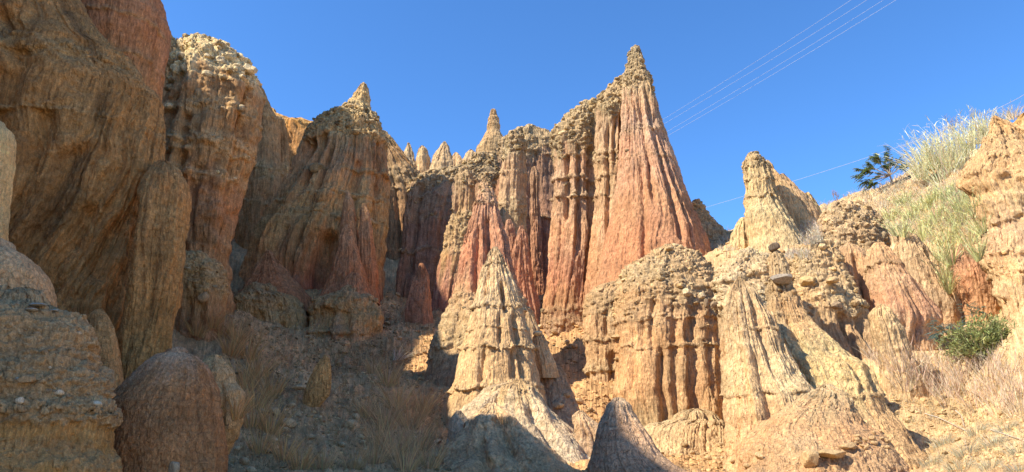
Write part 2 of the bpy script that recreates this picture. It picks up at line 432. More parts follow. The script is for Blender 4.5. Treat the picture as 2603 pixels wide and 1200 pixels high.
th = np.concatenate([np.linspace(-48, 48, 620), np.linspace(48, 312, 100)[1:-1]])*math.pi/180
rr_ = np.concatenate([[0.05], np.geomspace(0.6, 5, 60), np.geomspace(5.03, 45, 430), np.geomspace(46, 1500, 50)])
TH, RR = np.meshgrid(th, rr_); X = RR*np.sin(TH); Y = RR*np.cos(TH); Z = ground_z(X, Y)
# loose stones pressed into the slope
q = np.clip(RR/12, .5, 3)*0.13
f1, f2, idd = worley(X/q, Y/q, Z/q, 301)
dirt = sst(-2, 2, X-4.2+fbm(X/2, Y/2, X*0, 2, 310))       # right bank is bare earth
stn = np.where(idd > 0.4+0.35*dirt, np.clip((f2-f1)*1.8, 0, .8), 0)*q*0.45*(RR < 60)
Z = Z+stn
gully = np.array([.50, .285, .12]); bank = np.array([.52, .345, .17])
T = gully[None, None]*(1-dirt[..., None])+bank*dirt[..., None]
lit = sst(9, 14, Y)*0
T = T*(1+0.25*fbm(X/1.2, Y/1.2, X*0, 3, 320)+0.35*(stn > 0.02)*(idd-0.6))[..., None]
nR, nT = TH.shape; idx = np.arange(nR*nT).reshape(nR, nT)
quads = np.stack([idx[:-1], np.roll(idx, -1, 1)[:-1], np.roll(idx, -1, 1)[1:], idx[1:]], -1).reshape(-1, 4)
ground = mesh_np('ground', np.stack([X, Y, Z], -1).reshape(-1, 3), [quads], EARTH, np.clip(T, .03, .8).reshape(-1, 3),
                 {'pxm': (np.clip(RR, 2, 60)/F).ravel(), 'crack': np.zeros(nR*nT)})
tag(ground, kind='structure')

# ================================================================== FORMATIONS
Fm = formation
# ---- left cliff
Fm('cliff', 'huge shaded tan cliff with slanting furrows filling the left side of the picture', 'cliff',
   [(-150,-560,40),(-120,-600,120),(-90,-620,160),(-50,-630,195),(0,-620,222),(76,-600,285),(101,-590,326),(157,-580,352),(174,-575,378),(202,-570,398),(283,-560,398),(354,-540,396),(414,-530,402),(500,-520,385),(600,-510,352),(676,-500,338),(777,-490,322),(863,-480,303),(974,-470,276),(1060,-460,250),(1250,-450,220)],
   9.6, 9.2, kd=0.42, p=2.2, stops=((-300,(0.33,0.19,0.1)),(60,(0.36,0.22,0.105)),(300,(0.39,0.235,0.11)),(600,(0.41,0.24,0.11)),(900,(0.37,0.21,0.095)),(1200,BROWN)), flute=52, famp=1.0, fine=1.5,
   grooves=((.62,34,30,60,760),(.72,34,24,300,1000),(.80,34,20,380,1000),(.88,30,20,520,1000),(.97,30,20,330,700),(.54,50,40,200,900)),
   ledges=((150,16,20,.7),(300,6,10,.35)), rubble=((118,178,.5),), rsize=20, crack=.35, stain=.75, rough=1.5, lump=6, twist=-1.15, res=1.25, pits=.8)
Fm('cliff_buttress', 'shaded red-brown buttress behind the top of the big left cliff', 'cliff',
   [(-110,200,320),(-90,170,370),(-50,160,398),(0,150,411),(20,150,419),(76,160,415),(126,170,405),(167,170,401),(227,170,395),(420,180,392),(700,190,390)],
   13, kd=.9, stops=((-300,(0.36,0.19,0.12)),(80,(0.38,0.2,0.12)),(300,(0.36,0.22,0.11))), flute=40, famp=.8, ledges=((60,8,10,.5),(150,7,10,.5)), stain=.4, rough=1.2)
Fm('earth_pillar', 'tall round-topped tan pillar standing against the right foot of the big left cliff', 'pillar',
   [(411,405,425),(419,394,442),(436,380,460),(458,367,471),(505,352,475),(600,338,463),(676,330,457),(752,320,446),(812,308,431),(893,292,422),(980,268,412),(1100,240,400)],
   9.0, 8.7, kd=.95, stops=((414,(0.42,0.25,0.12)),(700,(0.43,0.255,0.115)),(950,(0.41,0.24,0.1))), flute=26, famp=1.1, fine=1.7, grooves=((.10,14,12,500,960),), crack=.8, stain=.3, rough=1.5, pits=.5)
Fm('earth_mound', 'low pale spur on the left cliff above the foreground rubble block', 'mound',
   [(790,240,262),(800,226,274),(830,216,285),(880,212,296),(960,205,305),(1100,190,310)], 8.0, kd=.9, stops=((780,(0.42,0.25,0.12)),), flute=26, famp=.5, crack=.8, stain=.3)
Fm('earth_pillar', 'pale tan pillar cut off by the left edge of the picture', 'pillar',
   [(312,-60,8),(322,-90,24),(345,-100,27),(420,-105,20),(500,-110,12),(560,-120,6),(650,-130,2),(760,-140,0)], 6.3, kd=.9, stops=((300,(0.6,0.45,0.25)),), flute=30, famp=.5, crack=.6)
# ---- left foreground
Fm('earth_mound', 'pale cracked mud dome at the left edge above the rubble block', 'mound',
   [(622,-120,20),(628,-160,40),(640,-190,60),(655,-210,77),(672,-220,92),(691,-230,102),(730,-240,108),(767,-245,110),(830,-250,112),(950,-250,115)],
   6.0, kd=.8, stops=((600,(0.56,0.4,0.26)),(800,(0.52,0.35,0.2))), flute=60, famp=.2, crack=1.3, rough=.8, pits=.1, lump=5, strata=.3)
Fm('conglomerate_block', 'rough brown rubble block studded with pebbles in the lower left corner', 'rock',
   [(772,-60,110),(780,-160,160),(790,-220,186),(805,-260,205),(825,-300,214),(870,-330,216),(905,-350,220),(935,-360,238),(965,-365,244),(1000,-370,242),(1035,-370,264),(1055,-370,262),(1080,-370,246),(1135,-370,246),(1165,-370,262),(1185,-370,266),(1260,-370,270),(1500,-370,280)],
   4.7, 4.4, kd=.6, stops=((770,(0.4,0.26,0.13)),(900,(0.38,0.235,0.11)),(1200,(0.4,0.24,0.095))), flute=70, famp=.35, fine=1, ledges=((790,14,16,.9),(1040,22,26,.9),(960,10,14,.5)),
   rubble=((760,1060,.75),(1130,1200,.4)), rsize=22, stones=160, ssize=.62, rough=1.8, rubcol=(.33,.26,.18), pits=1.3, lump=6, stain=.25)
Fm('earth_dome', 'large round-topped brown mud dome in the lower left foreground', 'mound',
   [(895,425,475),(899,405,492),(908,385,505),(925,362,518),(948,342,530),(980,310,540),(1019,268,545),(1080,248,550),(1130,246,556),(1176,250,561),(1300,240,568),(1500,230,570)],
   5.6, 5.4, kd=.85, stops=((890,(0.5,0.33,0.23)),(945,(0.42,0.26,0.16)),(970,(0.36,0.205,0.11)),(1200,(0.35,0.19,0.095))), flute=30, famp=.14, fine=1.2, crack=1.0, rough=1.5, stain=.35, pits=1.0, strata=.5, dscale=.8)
Fm('earth_dome', 'knobbly tan lobe joined to the right side of the big brown dome', 'mound',
   [(908,530,560),(915,515,573),(928,505,584),(950,500,594),(969,500,598),(978,500,604),(994,500,614),(1040,500,614),(1080,500,609),(1135,495,588),(1181,490,563),(1300,480,560)],
   6.1, kd=.9, stops=((900,(0.46,0.3,0.16)),(1020,(0.5,0.36,0.22)),(1100,(0.42,0.27,0.14))), flute=26, famp=.5, crack=1.2, rough=1, lump=7, pits=.2, grooves=((.72,10,5,960,1140),))
# ---- second buttress
Fm('cliff_wall', 'narrow strip of rubbly wall seen between the left cliff and the pale-rubble buttress', 'cliff',
   [(80,380,424),(92,370,440),(112,360,462),(140,355,480),(300,350,500),(700,350,500)], 23.5, kd=.6, stops=((80,(0.46,0.286,0.12)),(140,(0.36,0.23,0.13)),(700,BROWN)), flute=30, famp=1, ledges=((160,10,10,.7),(300,12,12,.7)), rubble=((78,150,.7),(290,320,.5)), rsize=11, rough=1.4)
Fm('rock_buttress', 'tall shaded buttress capped with a pile of pale rubble behind the left cliff', 'cliff',
   [(99,497,520),(104,488,530),(112,470,556),(121,452,585),(127,448,612),(146,440,624),(177,430,643),(212,420,656),(240,405,658),(303,385,648),(404,375,625),(455,372,607),(505,370,592),(600,380,580),(640,400,566),(720,400,566),(800,400,560),(900,390,570)],
   20, 19.3, kd=.8, stops=((90,(0.52,0.42,0.27)),(190,(0.46,0.36,0.24)),(225,(0.38,0.24,0.14)),(420,(0.4,0.25,0.13)),(520,(0.4,0.22,0.125)),(640,(0.38,0.22,0.12)),(860,(0.36,0.21,0.11))), flute=44, famp=1.5, fine=1.2,
   grooves=((.30,40,16,250,420),(.12,60,22,170,420),(.50,26,12,300,640),(.68,20,12,430,620)), ledges=((215,12,12,.8),(290,14,14,.6),(372,18,14,.7),(395,10,10,.5),(455,10,10,.5)),
   rubble=((80,198,1),(270,300,.5),(365,392,.5),(430,460,.4)), rsize=15, stones=330, ssize=1.25, rough=1.4, rubcol=(.52,.43,.29), stain=.3, lump=10, pits=.6)
Fm('rock_outcrop', 'bulging rubbly foot of the second buttress with one round stone stuck in it', 'rock',
   [(655,450,530),(668,440,560),(700,436,570),(735,434,568),(787,432,562),(830,430,556),(900,425,556)], 18.3, kd=.8, stops=((650,(0.36,0.24,0.125)),(760,(0.38,0.24,0.13)),(850,(0.35,0.2,0.12))), flute=30, famp=.8,
   ledges=((690,12,14,.8),(740,10,14,.7)), rubble=((655,745,.8),), rsize=10, stones=60, ssize=1, rough=1.6, grooves=((.5,14,9,760,840),(.75,12,9,770,850)))
for i, (rows, D, lab) in enumerate([
   ([(205,640,657),(237,632,672),(258,630,683),(288,628,700),(340,626,706),(420,610,712),(560,605,700),(700,600,690)], 32, 'dark rib of the cliff just right of the pale-rubble buttress'),
   ([(300,698,715),(306,693,722),(340,688,728),(419,668,732),(450,660,735),(560,640,740),(700,620,745)], 34, 'narrow pointed pillar at the head of the dark gully'),
   ([(430,645,672),(445,630,690),(520,605,700),(620,615,690),(720,610,690)], 33, 'low dark rib inside the shaded gully')]):
    Fm('cliff_rib', lab, 'pillar', rows, D, kd=1, stops=((200,(0.38,0.24,0.13)),(420,(0.38,0.23,0.13)),(700,BROWN)), flute=30, famp=.9, ledges=((300,8,9,.6),(430,12,10,.8),(520,8,9,.6)), rubble=((425,450,.7),), rough=1.3, rsize=9)
Fm('cliff_wall', 'orange-topped wall closing the dark gully between the two left buttresses', 'cliff',
   [(284,640,700),(300,600,726),(308,580,775),(312,560,830),(420,550,880),(700,540,900),(820,540,900)], 36.5, kd=.35, p=3, stops=((280,(0.5,0.264,0.092)),(335,(0.42,0.24,0.12)),(400,BROWN),(800,BROWN)), flute=50, famp=1.2,
   ledges=((420,14,12,.8),(520,10,12,.7)), rubble=((280,330,.6),(410,440,.6)), rough=1.4, rsize=10, res=.8)
# ---- spired buttress (left centre)
Fm('rock_buttress', 'broad shaded red-brown buttress under the little horn-shaped pinnacle', 'cliff',
   [(274,870,940),(282,845,950),(292,822,957),(303,808,962),(328,788,973),(348,780,979),(384,768,982),(429,742,984),(490,712,983),(545,682,979),(600,658,973),(680,630,968),(760,606,965),(850,600,962)],
   27, 25.6, kd=.62, p=2.6, stops=((270,(0.4,0.3,0.19)),(350,(0.37,0.25,0.15)),(400,(0.42,0.24,0.14)),(560,(0.44,0.275,0.133)),(680,(0.42,0.231,0.124)),(760,(0.38,0.17,0.12)),(850,(0.32,0.2,0.12))), flute=36, famp=1.6, fine=1.3,
   grooves=((.16,60,14,360,560),(.30,36,10,350,500),(.62,55,26,600,780),(.44,22,8,380,640),(.75,24,10,420,700),(.86,34,9,540,790),(.93,26,8,330,780)),
   ledges=((352,12,11,.8),(440,8,9,.5),(505,12,11,.7),(560,9,9,.5)), rubble=((270,352,1),(495,515,.45),(545,575,.35)), rsize=13, stones=300, ssize=1.15, rough=1.2, stain=.35, lump=7)
Fm('rock_pinnacle', 'small tan horn-shaped pinnacle catching the sun on top of the red-brown buttress', 'pinnacle',
   [(215,914,932),(222,908,936),(232,903,937),(250,890,939),(275,868,942),(300,850,950)], 27.2, kd=.9, p=2, stops=((215,(0.36,0.25,0.15)),(245,(0.5,0.38,0.22)),(300,(0.5,0.37,0.22))), flute=16, famp=.7, ledges=((246,4,5,.7),), rubble=((262,300,.8),), rsize=9, rough=1.4, res=1.6)
for rows, D, lab in [
   ([(640,676,690),(648,668,700),(680,650,725),(720,628,760),(750,610,790),(790,600,800)], 23.3, 'jagged red spur at the left foot of the red-brown buttress'),
   ([(574,878,889),(585,873,895),(610,866,905),(650,852,918),(700,835,932),(750,812,944),(790,800,950)], 22.9, 'sharp red cone leaning on the middle of the red-brown buttress'),
   ([(490,880,888),(505,874,896),(560,866,905),(640,860,920)], 23.9, 'slim pointed rib above the sharp red cone'),
   ([(520,922,930),(540,918,938),(620,912,950),(700,908,958),(770,905,962)], 23.8, 'slim vertical rib at the right end of the red-brown buttress'),
   ([(696,893,912),(702,885,920),(731,872,938),(777,866,956),(830,866,962),(900,860,966)], 21.9, 'small blunt red cone in front of the red-brown buttress')]:
    Fm('earth_cone', lab, 'rock cone', rows, D, kd=.95, stops=((480,(.42,.25,.15)),(600,(.42,.228,.135)),(680,(.41,.195,.108)),(760,(.40,.18,.10))), flute=22, famp=.9, fine=1.2, rough=1.2, res=1.4)
tst = ((720,(0.4,0.26,0.16)),(800,(0.44,0.28,0.14)),(870,(0.36,0.24,0.16)),(950,(0.32,0.21,0.14)))
Fm('rock_terrace', 'left lobe of the terraced shelf below the jagged red spur', 'rock',
   [(738,620,700),(746,606,735),(765,600,765),(800,598,778),(850,600,786),(900,612,792),(940,616,800),(1040,600,830)], 22.2, 20.8, kd=.7, p=2.4, stops=tst, flute=44, famp=.8, fine=1.2, grooves=((.72,30,16,770,900),(.3,14,12,800,900)),
   ledges=((756,22,13,.95),(772,12,9,.8),(845,10,12,.6)), rubble=((735,800,.6),(880,1000,.4)), rsize=8, stones=50, rough=1.8, lump=12, rubcol=(.36,.25,.14), res=1.4)
Fm('rock_terrace', 'right lobe of the terraced shelf below the small blunt red cone', 'rock',
   [(742,862,935),(752,820,950),(775,795,962),(810,785,966),(850,778,968),(900,772,962),(950,765,955),(1040,740,950)], 21.9, 20.3, kd=.7, p=2.4, stops=tst, flute=44, famp=.9, fine=1.2, grooves=((.35,26,14,790,900),(.62,24,14,780,900)),
   ledges=((764,20,13,.95),(790,10,9,.8),(850,10,12,.6)), rubble=((740,800,.6),(890,1000,.4)), rsize=8, stones=50, rough=1.8, lump=12, rubcol=(.36,.25,.14), res=1.4)
Fm('rock_terrace', 'sagging middle of the terraced shelf between its two lobes', 'rock',
   [(762,730,850),(772,700,870),(800,690,880),(870,690,880),(1000,680,880)], 24.4, 22.4, kd=.6, p=3, stops=tst, flute=40, famp=1, ledges=((780,14,12,.9),(815,8,9,.7)), rubble=((760,820,.7),), rsize=8, stones=30, rough=1.8, lump=12, rubcol=(0.34,0.24,0.14))
Fm('standing_rock', 'upright pointed tan slab standing alone on the shaded gully floor', 'rock',
   [(903,824,831),(912,815,838),(928,803,842),(954,788,845),(969,782,845),(1004,772,839),(1030,768,815),(1047,768,797),(1090,766,795)], unproject(785, 1052)[1], kd=.5, stops=((900,(0.46,0.28,0.13)),(1050,(0.44,0.27,0.13))), flute=24, famp=.5, crack=1.2, rough=.7, res=1.6)
# ---- recess behind
Fm('cliff_wall', 'dark recessed wall between the red-brown buttress and the rubble-capped middle wall', 'cliff',
   [(336,955,982),(350,950,995),(372,950,1010),(430,950,1060),(480,950,1090),(620,945,1100),(760,940,1110),(850,930,1110)], 38, kd=.4, p=3, stops=((330,(0.45,0.3,0.16)),(440,(0.36,0.24,0.14)),(520,BROWN),(800,BROWN)), flute=30, famp=1.5,
   ledges=((440,10,10,.8),(480,8,9,.7)), rubble=((330,360,.6),(430,500,.5)), rsize=9, rough=1.3)
pal = ((350,(.64,.48,.29)),(430,(.58,.42,.25)),(470,(.44,.3,.18)))
for rows, lab in [
   ([(366,1001,1007),(374,992,1016),(392,982,1024),(410,979,1030),(440,978,1034),(480,975,1038)], 'broadest and leftmost of the pale pillars on the far rim'),
   ([(363,1037,1041),(375,1032,1046),(392,1024,1052),(415,1020,1058),(440,1018,1060),(480,1016,1062)], 'needle-tipped pale pillar second on the far rim'),
   ([(370,1070,1077),(378,1064,1085),(400,1058,1092),(440,1054,1098),(470,1052,1100)], 'blunt pale pillar in the middle of the far rim row'),
   ([(360,1129,1134),(372,1120,1141),(388,1107,1148),(404,1099,1155),(430,1092,1160),(460,1090,1162)], 'wide pointed pale pillar on the far rim'),
   ([(388,1156,1161),(398,1148,1170),(415,1138,1182),(450,1132,1190)], 'short pale stub right of the wide pointed pillar on the far rim'),
   ([(380,1194,1200),(390,1184,1212),(410,1172,1220),(450,1168,1226)], 'low pale lump between the far rim row and the beehive spire')]:
    Fm('earth_pillar', lab, 'pillar', rows, 44, kd=.9, stops=pal, flute=13, famp=.7, rough=1.0, res=2.2, crack=.3, pits=.1)
Fm('rock_spire', 'pale beehive-shaped spire rising behind the middle wall', 'spire',
   [(279,1249,1259),(290,1244,1264),(298,1241,1268),(328,1237,1271),(354,1224,1284),(374,1212,1286),(400,1204,1290),(440,1200,1295)], 37, kd=.95, stops=((280,(0.48,0.33,0.18)),(330,(0.52,0.38,0.22)),(420,(0.5,0.36,0.2))), flute=12, famp=.4, fine=1, rough=.7, res=2,
   pits=.1, strata=1.2)
# ---- middle wall
Fm('cliff_wall', 'shaded middle wall with a thick cap of rubble below the pale pillars', 'cliff',
   [(402,1205,1258),(412,1190,1262),(428,1165,1264),(440,1072,1262),(448,1062,1255),(460,1050,1250),(485,1043,1245),(556,1025,1240),(600,1020,1235),(726,1006,1230),(800,1000,1230)],
   29.5, 28.5, kd=.35, p=3.5, stops=((390,(0.42,0.32,0.2)),(470,(0.34,0.23,0.15)),(600,(0.33,0.2,0.135)),(800,(0.3,0.18,0.12))), flute=44, famp=1.1, grooves=((.72,30,10,470,720),(.20,20,8,480,700)),
   ledges=((462,16,14,.9),(500,8,8,.6),(560,7,8,.5),(640,7,8,.5)), rubble=((380,478,1),(500,560,.3)), rsize=12, stones=260, ssize=1.15, rough=1.2)
Fm('cliff_pillar', 'column with a crumbling golden rubble knob halfway down left of the pink pillar', 'pillar',
   [(430,1170,1190),(445,1160,1200),(500,1154,1206),(560,1146,1206),(600,1135,1200),(690,1115,1190),(740,1105,1180),(790,1095,1170),(850,1090,1165)],
   26.2, 25.5, kd=.9, stops=((430,(0.4,0.29,0.18)),(500,(0.46,0.3,0.18)),(560,(0.5,0.34,0.17)),(640,(0.48,0.31,0.16)),(700,(0.4,0.22,0.14)),(800,(0.38,0.17,0.12))), flute=26, famp=1.0,
   ledges=((470,7,8,.7),(545,7,8,.5)), rubble=((425,475,.8),(545,640,.75)), rsize=10, stones=60, rough=1.3)
Fm('earth_cone', 'small sharp red cone standing alone at the head of the gully', 'rock cone',
   [(671,1068,1075),(680,1064,1081),(701,1057,1088),(716,1051,1091),(752,1042,1096),(767,1035,1098),(812,1032,1103),(860,1028,1110)], 23, kd=.9, stops=((670,(0.44,0.22,0.12)),(820,(0.42,0.22,0.129))), flute=18, famp=.7, rough=.8, res=1.8, crack=.4)
# ---- pink pillar
Fm('rock_pillar', 'pink pointed pillar with a rubbly skirt behind the banded cone', 'pillar',
   [(452,1228,1241),(462,1222,1248),(490,1214,1256),(520,1206,1262),(581,1187,1274),(600,1180,1281),(666,1168,1294),(701,1162,1304),(772,1142,1340),(817,1118,1365),(863,1098,1385),(900,1092,1395),(953,1076,1410),(1019,1064,1420),(1090,1060,1430)],
   19.2, 16.8, kd=.7, stops=((450,(.42,.3,.19)),(500,(.50,.30,.2)),(600,(.50,.265,.165)),(690,(.48,.225,.135)),(740,(.50,.31,.18)),(850,(.52,.36,.19)),(960,(.44,.26,.14)),(1080,(.46,.32,.2))), flute=34, famp=.95, fine=1.1,
   grooves=((.34,20,8,580,760),(.62,26,10,560,720),(.20,16,8,780,900)), ledges=((520,7,8,.6),(800,8,9,.6),(880,10,9,.5)), rubble=((450,515,.6),(745,910,.7)), rsize=12, stones=110, rough=1.3)
# ---- centre back columns
Fm('cliff_wall', 'deep-set red wall in the shadowed slot between the back columns', 'cliff',
   [(346,1290,1400),(352,1270,1440),(420,1260,1440),(600,1250,1440),(800,1240,1440),(900,1240,1440)], 31, kd=.25, p=3.5, stops=((345,(0.44,0.34,0.21)),(400,(0.38,0.24,0.16)),(600,(0.36,0.2,0.14)),(850,(0.36,0.18,0.12))), flute=30, famp=1.3,
   ledges=((400,12,10,.8),(560,8,9,.6)), rubble=((340,395,.9),), rsize=11, stones=70, rough=1.2)
Fm('cliff_column', 'upright column with a knobbly rubble head in the middle of the back wall', 'pillar',
   [(335,1302,1320),(340,1292,1328),(360,1284,1334),(400,1278,1335),(460,1268,1337),(560,1262,1339),(640,1275,1345),(720,1280,1350),(800,1280,1360)], 27.3, kd=.8, stops=((335,(0.42,0.33,0.2)),(390,(0.48,0.33,0.2)),(480,(0.5,0.33,0.2)),(560,(0.46,0.33,0.19)),(640,(0.42,0.242,0.138)),(780,(0.42,0.22,0.129))), flute=22, famp=1.1,
   ledges=((388,7,8,.7),(440,6,8,.6),(520,9,8,.8),(545,6,7,.6)), rubble=((330,388,1),(505,548,.5)), rsize=10, stones=80, rough=1.3)
for rows, D, lab in [
   ([(575,1322,1330),(590,1316,1338),(650,1306,1348),(720,1298,1358),(790,1290,1378),(860,1286,1388),(930,1282,1394)], 25.4, 'dark red blade-like pillar in front of the shadowed slot'),
   ([(560,1288,1298),(580,1284,1306),(660,1280,1318),(760,1275,1320)], 26, 'thin red rib between the pink pillar and the dark red blade'),
   ([(425,1352,1362),(440,1348,1370),(540,1346,1374),(640,1350,1378),(700,1350,1382),(800,1346,1388),(900,1342,1392)], 28.6, 'slender red column standing deep in the shadowed slot')]:
    Fm('earth_pillar', lab, 'pillar', rows, D, kd=.9, stops=((420,(0.44,0.28,0.18)),(580,(0.42,0.24,0.16)),(700,(0.42,0.209,0.129))), flute=18, famp=1, rough=1, res=1.4)
Fm('cliff_buttress', 'pink columned buttress with a sloping rubble cap left of the great spire', 'cliff',
   [(266,1480,1508),(273,1466,1512),(285,1450,1513),(298,1432,1514),(323,1410,1515),(345,1400,1516),(404,1408,1514),(505,1407,1516),(556,1402,1518),(600,1400,1518),(640,1398,1514),(701,1388,1508),(777,1376,1500),(860,1368,1500),(940,1360,1500)],
   26.6, 25.0, kd=.75, stops=((262,(0.45,0.35,0.21)),(370,(0.42,0.32,0.2)),(400,(0.5,0.32,0.2)),(520,(0.5,0.32,0.2)),(600,(0.49,0.297,0.175)),(700,(0.45,0.226,0.138)),(780,(0.42,0.253,0.138)),(860,(0.36,0.23,0.15))), flute=34, famp=1.15, fine=1.1,
   grooves=((.28,24,8,390,560),(.58,22,7,360,640),(.90,50,9,300,720)), ledges=((400,8,9,.6),(455,9,9,.7),(500,14,10,.7),(790,8,9,.7),(830,9,9,.8)), rubble=((260,392,1),(485,505,.5),(790,900,.4)), rsize=12, stones=260, ssize=1.2, rough=1.2)
# ---- great spire
Fm('cliff_shoulder', 'twin pale fluted columns with a rubble cap on the left of the great spire', 'cliff',
   [(190,1584,1600),(200,1578,1604),(215,1550,1608),(228,1538,1610),(242,1524,1612),(268,1510,1612),(303,1517,1612),(343,1510,1612),(404,1508,1612),(455,1515,1612),(505,1510,1615),(556,1507,1620),(600,1502,1625),(666,1492,1630),(760,1487,1640),(850,1480,1650)],
   25.2, 24.0, kd=.75, stops=((190,(0.45,0.34,0.2)),(285,(0.44,0.34,0.2)),(320,(0.54,0.38,0.24)),(440,(0.53,0.36,0.21)),(560,(0.52,0.33,0.2)),(640,(0.5,0.297,0.166)),(760,(0.47,0.253,0.143))), flute=26, famp=1.2, fine=1.1,
   grooves=((.48,24,8,290,420),(.68,60,9,290,560),(.30,18,6,320,600),(.72,40,12,430,600)), ledges=((392,9,9,.8),(414,8,8,.6),(455,7,8,.6),(500,6,7,.5)), rubble=((188,292,1),(385,425,.4)), rsize=12, stones=240, ssize=1.15, rough=1.1, stain=.0)
Fm('rock_spire', 'the great reddish spire, tallest point of the skyline', 'spire',
   [(119,1611,1620),(123,1606,1625),(134,1602,1629),(152,1598,1634),(167,1595,1637),(187,1588,1650),(200,1586,1655),(217,1584,1660),(253,1582,1674),(308,1580,1686),(364,1576,1704),(424,1572,1729),(480,1566,1749),(525,1560,1770),(581,1545,1797),(640,1530,1813),(700,1520,1835),(800,1500,1860)],
   24.6, 22.0, kd=.85, p=1.9, ridge=(.15,.10), stops=((119,(0.36,0.23,0.13)),(150,(0.45,0.32,0.18)),(200,(0.42,0.31,0.18)),(225,(0.47,0.34,0.21)),(300,(0.52,0.33,0.22)),(420,(0.51,0.3,0.2)),(520,(0.5,0.286,0.161)),(600,(0.48,0.248,0.143)),(700,(0.49,0.264,0.147)),(760,(0.52,0.34,0.2))), flute=24, famp=1.0, fine=1.3,
   grooves=((.42,16,6,280,520),(.64,18,7,240,620),(.76,14,6,300,640),(.30,14,6,420,720)), ledges=((150,5,6,.8),(190,7,7,.7),(330,5,7,.5),(400,5,7,.4)), rubble=((110,228,.95),(310,345,.35),(370,430,.25)), rsize=10, stones=150, ssize=1.1, rough=1.1, stain=.25, dscale=.9)
Fm('rubble_ridge', 'dark rubbly ridge sloping down behind the right side of the great spire', 'rock',
   [(515,1766,1776),(525,1760,1788),(555,1750,1812),(581,1745,1838),(600,1740,1858),(622,1735,1872),(645,1730,1885),(720,1730,1900)], 26.5, kd=.6, stops=((500,(0.36,0.26,0.16)),(700,(0.4,0.28,0.17))), flute=30, famp=.9, rubble=((515,700,.9),), rsize=9, stones=90, rough=1.4, rubcol=(.55,.37,.2))
# ---- central buttress
Fm('rock_buttress', 'left wing of the central buttress with banded ledges and a sandy foot', 'cliff',
   [(712,1570,1600),(720,1535,1610),(730,1512,1615),(746,1492,1615),(770,1488,1615),(800,1484,1615),(827,1483,1615),(870,1486,1614),(903,1489,1612),(940,1492,1610),(985,1496,1606),(1040,1500,1606)],
   18.4, 17.8, kd=.8, p=2.2, stops=((700,(0.46,0.31,0.17)),(760,(0.5,0.33,0.18)),(860,(0.53,0.35,0.2)),(940,(0.5,0.35,0.2)),(1000,(0.44,0.3,0.19))), flute=24, famp=.8, fine=1.2, grooves=((.40,16,7,790,860),(.52,20,8,900,960)),
   ledges=((742,9,9,.9),(772,11,10,.95),(800,9,9,.8),(868,16,12,1),(943,18,16,1)), rubble=((705,760,.6),(765,810,.5),(855,880,.4)), rsize=9, stones=70, rough=1.3, res=1.2)
Fm('rock_buttress', 'big central buttress with deep vertical flutes and a heavy cap of loose stones', 'cliff',
   [(628,1688,1712),(632,1670,1740),(640,1655,1768),(656,1628,1785),(676,1590,1803),(700,1578,1822),(722,1572,1836),(741,1568,1848),(777,1566,1850),(827,1566,1850),(853,1567,1851),(903,1567,1855),(954,1565,1859),(994,1562,1860),(1029,1575,1858),(1065,1590,1850),(1090,1600,1845),(1160,1605,1840)],
   16.6, 15.2, kd=.72, p=2.2, stops=((620,(0.44,0.32,0.19)),(730,(0.46,0.31,0.17)),(800,(0.5,0.31,0.17)),(880,(0.51,0.32,0.17)),(1000,(0.5,0.31,0.165)),(1090,(0.54,0.38,0.21))), flute=26, famp=.7, fine=1.25,
   grooves=((.205,10,6,820,900),(.335,26,9,890,1100),(.45,14,12,660,1060),(.56,10,7,830,1090),(.63,15,12,780,1090),(.76,10,8,760,1090),(.86,14,12,770,1080),(.12,10,7,840,1000),(.27,8,5,760,900)),
   ledges=((740,14,12,.6),(812,15,12,.45),(884,9,8,.45)), rubble=((620,742,1),(742,800,.7),(800,822,.45),(876,892,.3)), rsize=12, stones=330, ssize=1.15, rough=1.15, res=1.15, rubcol=(0.4,0.3,0.18))
Fm('earth_apron', 'low scalloped apron of pale earth at the foot of the central buttress', 'rock',
   [(1066,1720,1830),(1072,1680,1842),(1085,1640,1850),(1110,1630,1853),(1150,1625,1856),(1200,1600,1862),(1260,1590,1870)], 13.6, 12.6, kd=.5, stops=((1060,(0.58,0.43,0.25)),(1200,(0.52,0.37,0.21))), flute=34, famp=1.2, fine=1, ledges=((1076,9,9,.9),), rubble=((1140,1250,.5),), rsize=9, stones=70, rough=1.5, crack=.2)
Fm('earth_cone', 'little brown cone in the shadowed corner of the central buttress', 'rock cone',
   [(982,1799,1803),(995,1794,1810),(1030,1788,1826),(1065,1780,1836),(1110,1775,1842)], 14.3, kd=.9, stops=((980,(0.5,0.32,0.17)),(1080,(0.46,0.29,0.15))), flute=14, famp=1, rough=1.2, res=1.8)
# ---- banded cone
Fm('banded_cone', 'tall pale cone with three ragged ledges ringing it, centre foreground', 'rock cone',
   [(629,1252,1263),(635,1246,1270),(648,1240,1278),(660,1236,1284),(680,1226,1293),(696,1221,1300),(720,1214,1310),(746,1208,1318),(792,1195,1334),(852,1180,1350),(884,1170,1358),(923,1160,1366),(984,1146,1380),(1020,1138,1390),(1050,1131,1400),(1120,1120,1420)],
   13.4, 12.6, kd=.9, p=2.1, stops=((625,(.62,.48,.30)),(700,(.62,.47,.29)),(800,(.60,.44,.26)),(900,(0.56,0.39,0.22)),(1000,(0.54,0.37,0.2)),(1100,(0.5,0.36,0.22))), flute=17, famp=.8, fine=1.2,
   grooves=((.55,16,6,800,880),(.66,26,6,720,800),(.70,20,7,890,980),(.34,12,6,890,1000),(.80,22,7,800,960),(.22,10,5,640,760)),
   ledges=((672,7,6,.6),(782,17,8,.95),(836,5,6,.4),(882,20,9,1),(988,18,10,.9)), rubble=((774,790,.35),(874,890,.35),(620,640,.3)), rsize=8, stones=60, ssize=.8, rough=1.1, res=1.35, crack=.1)
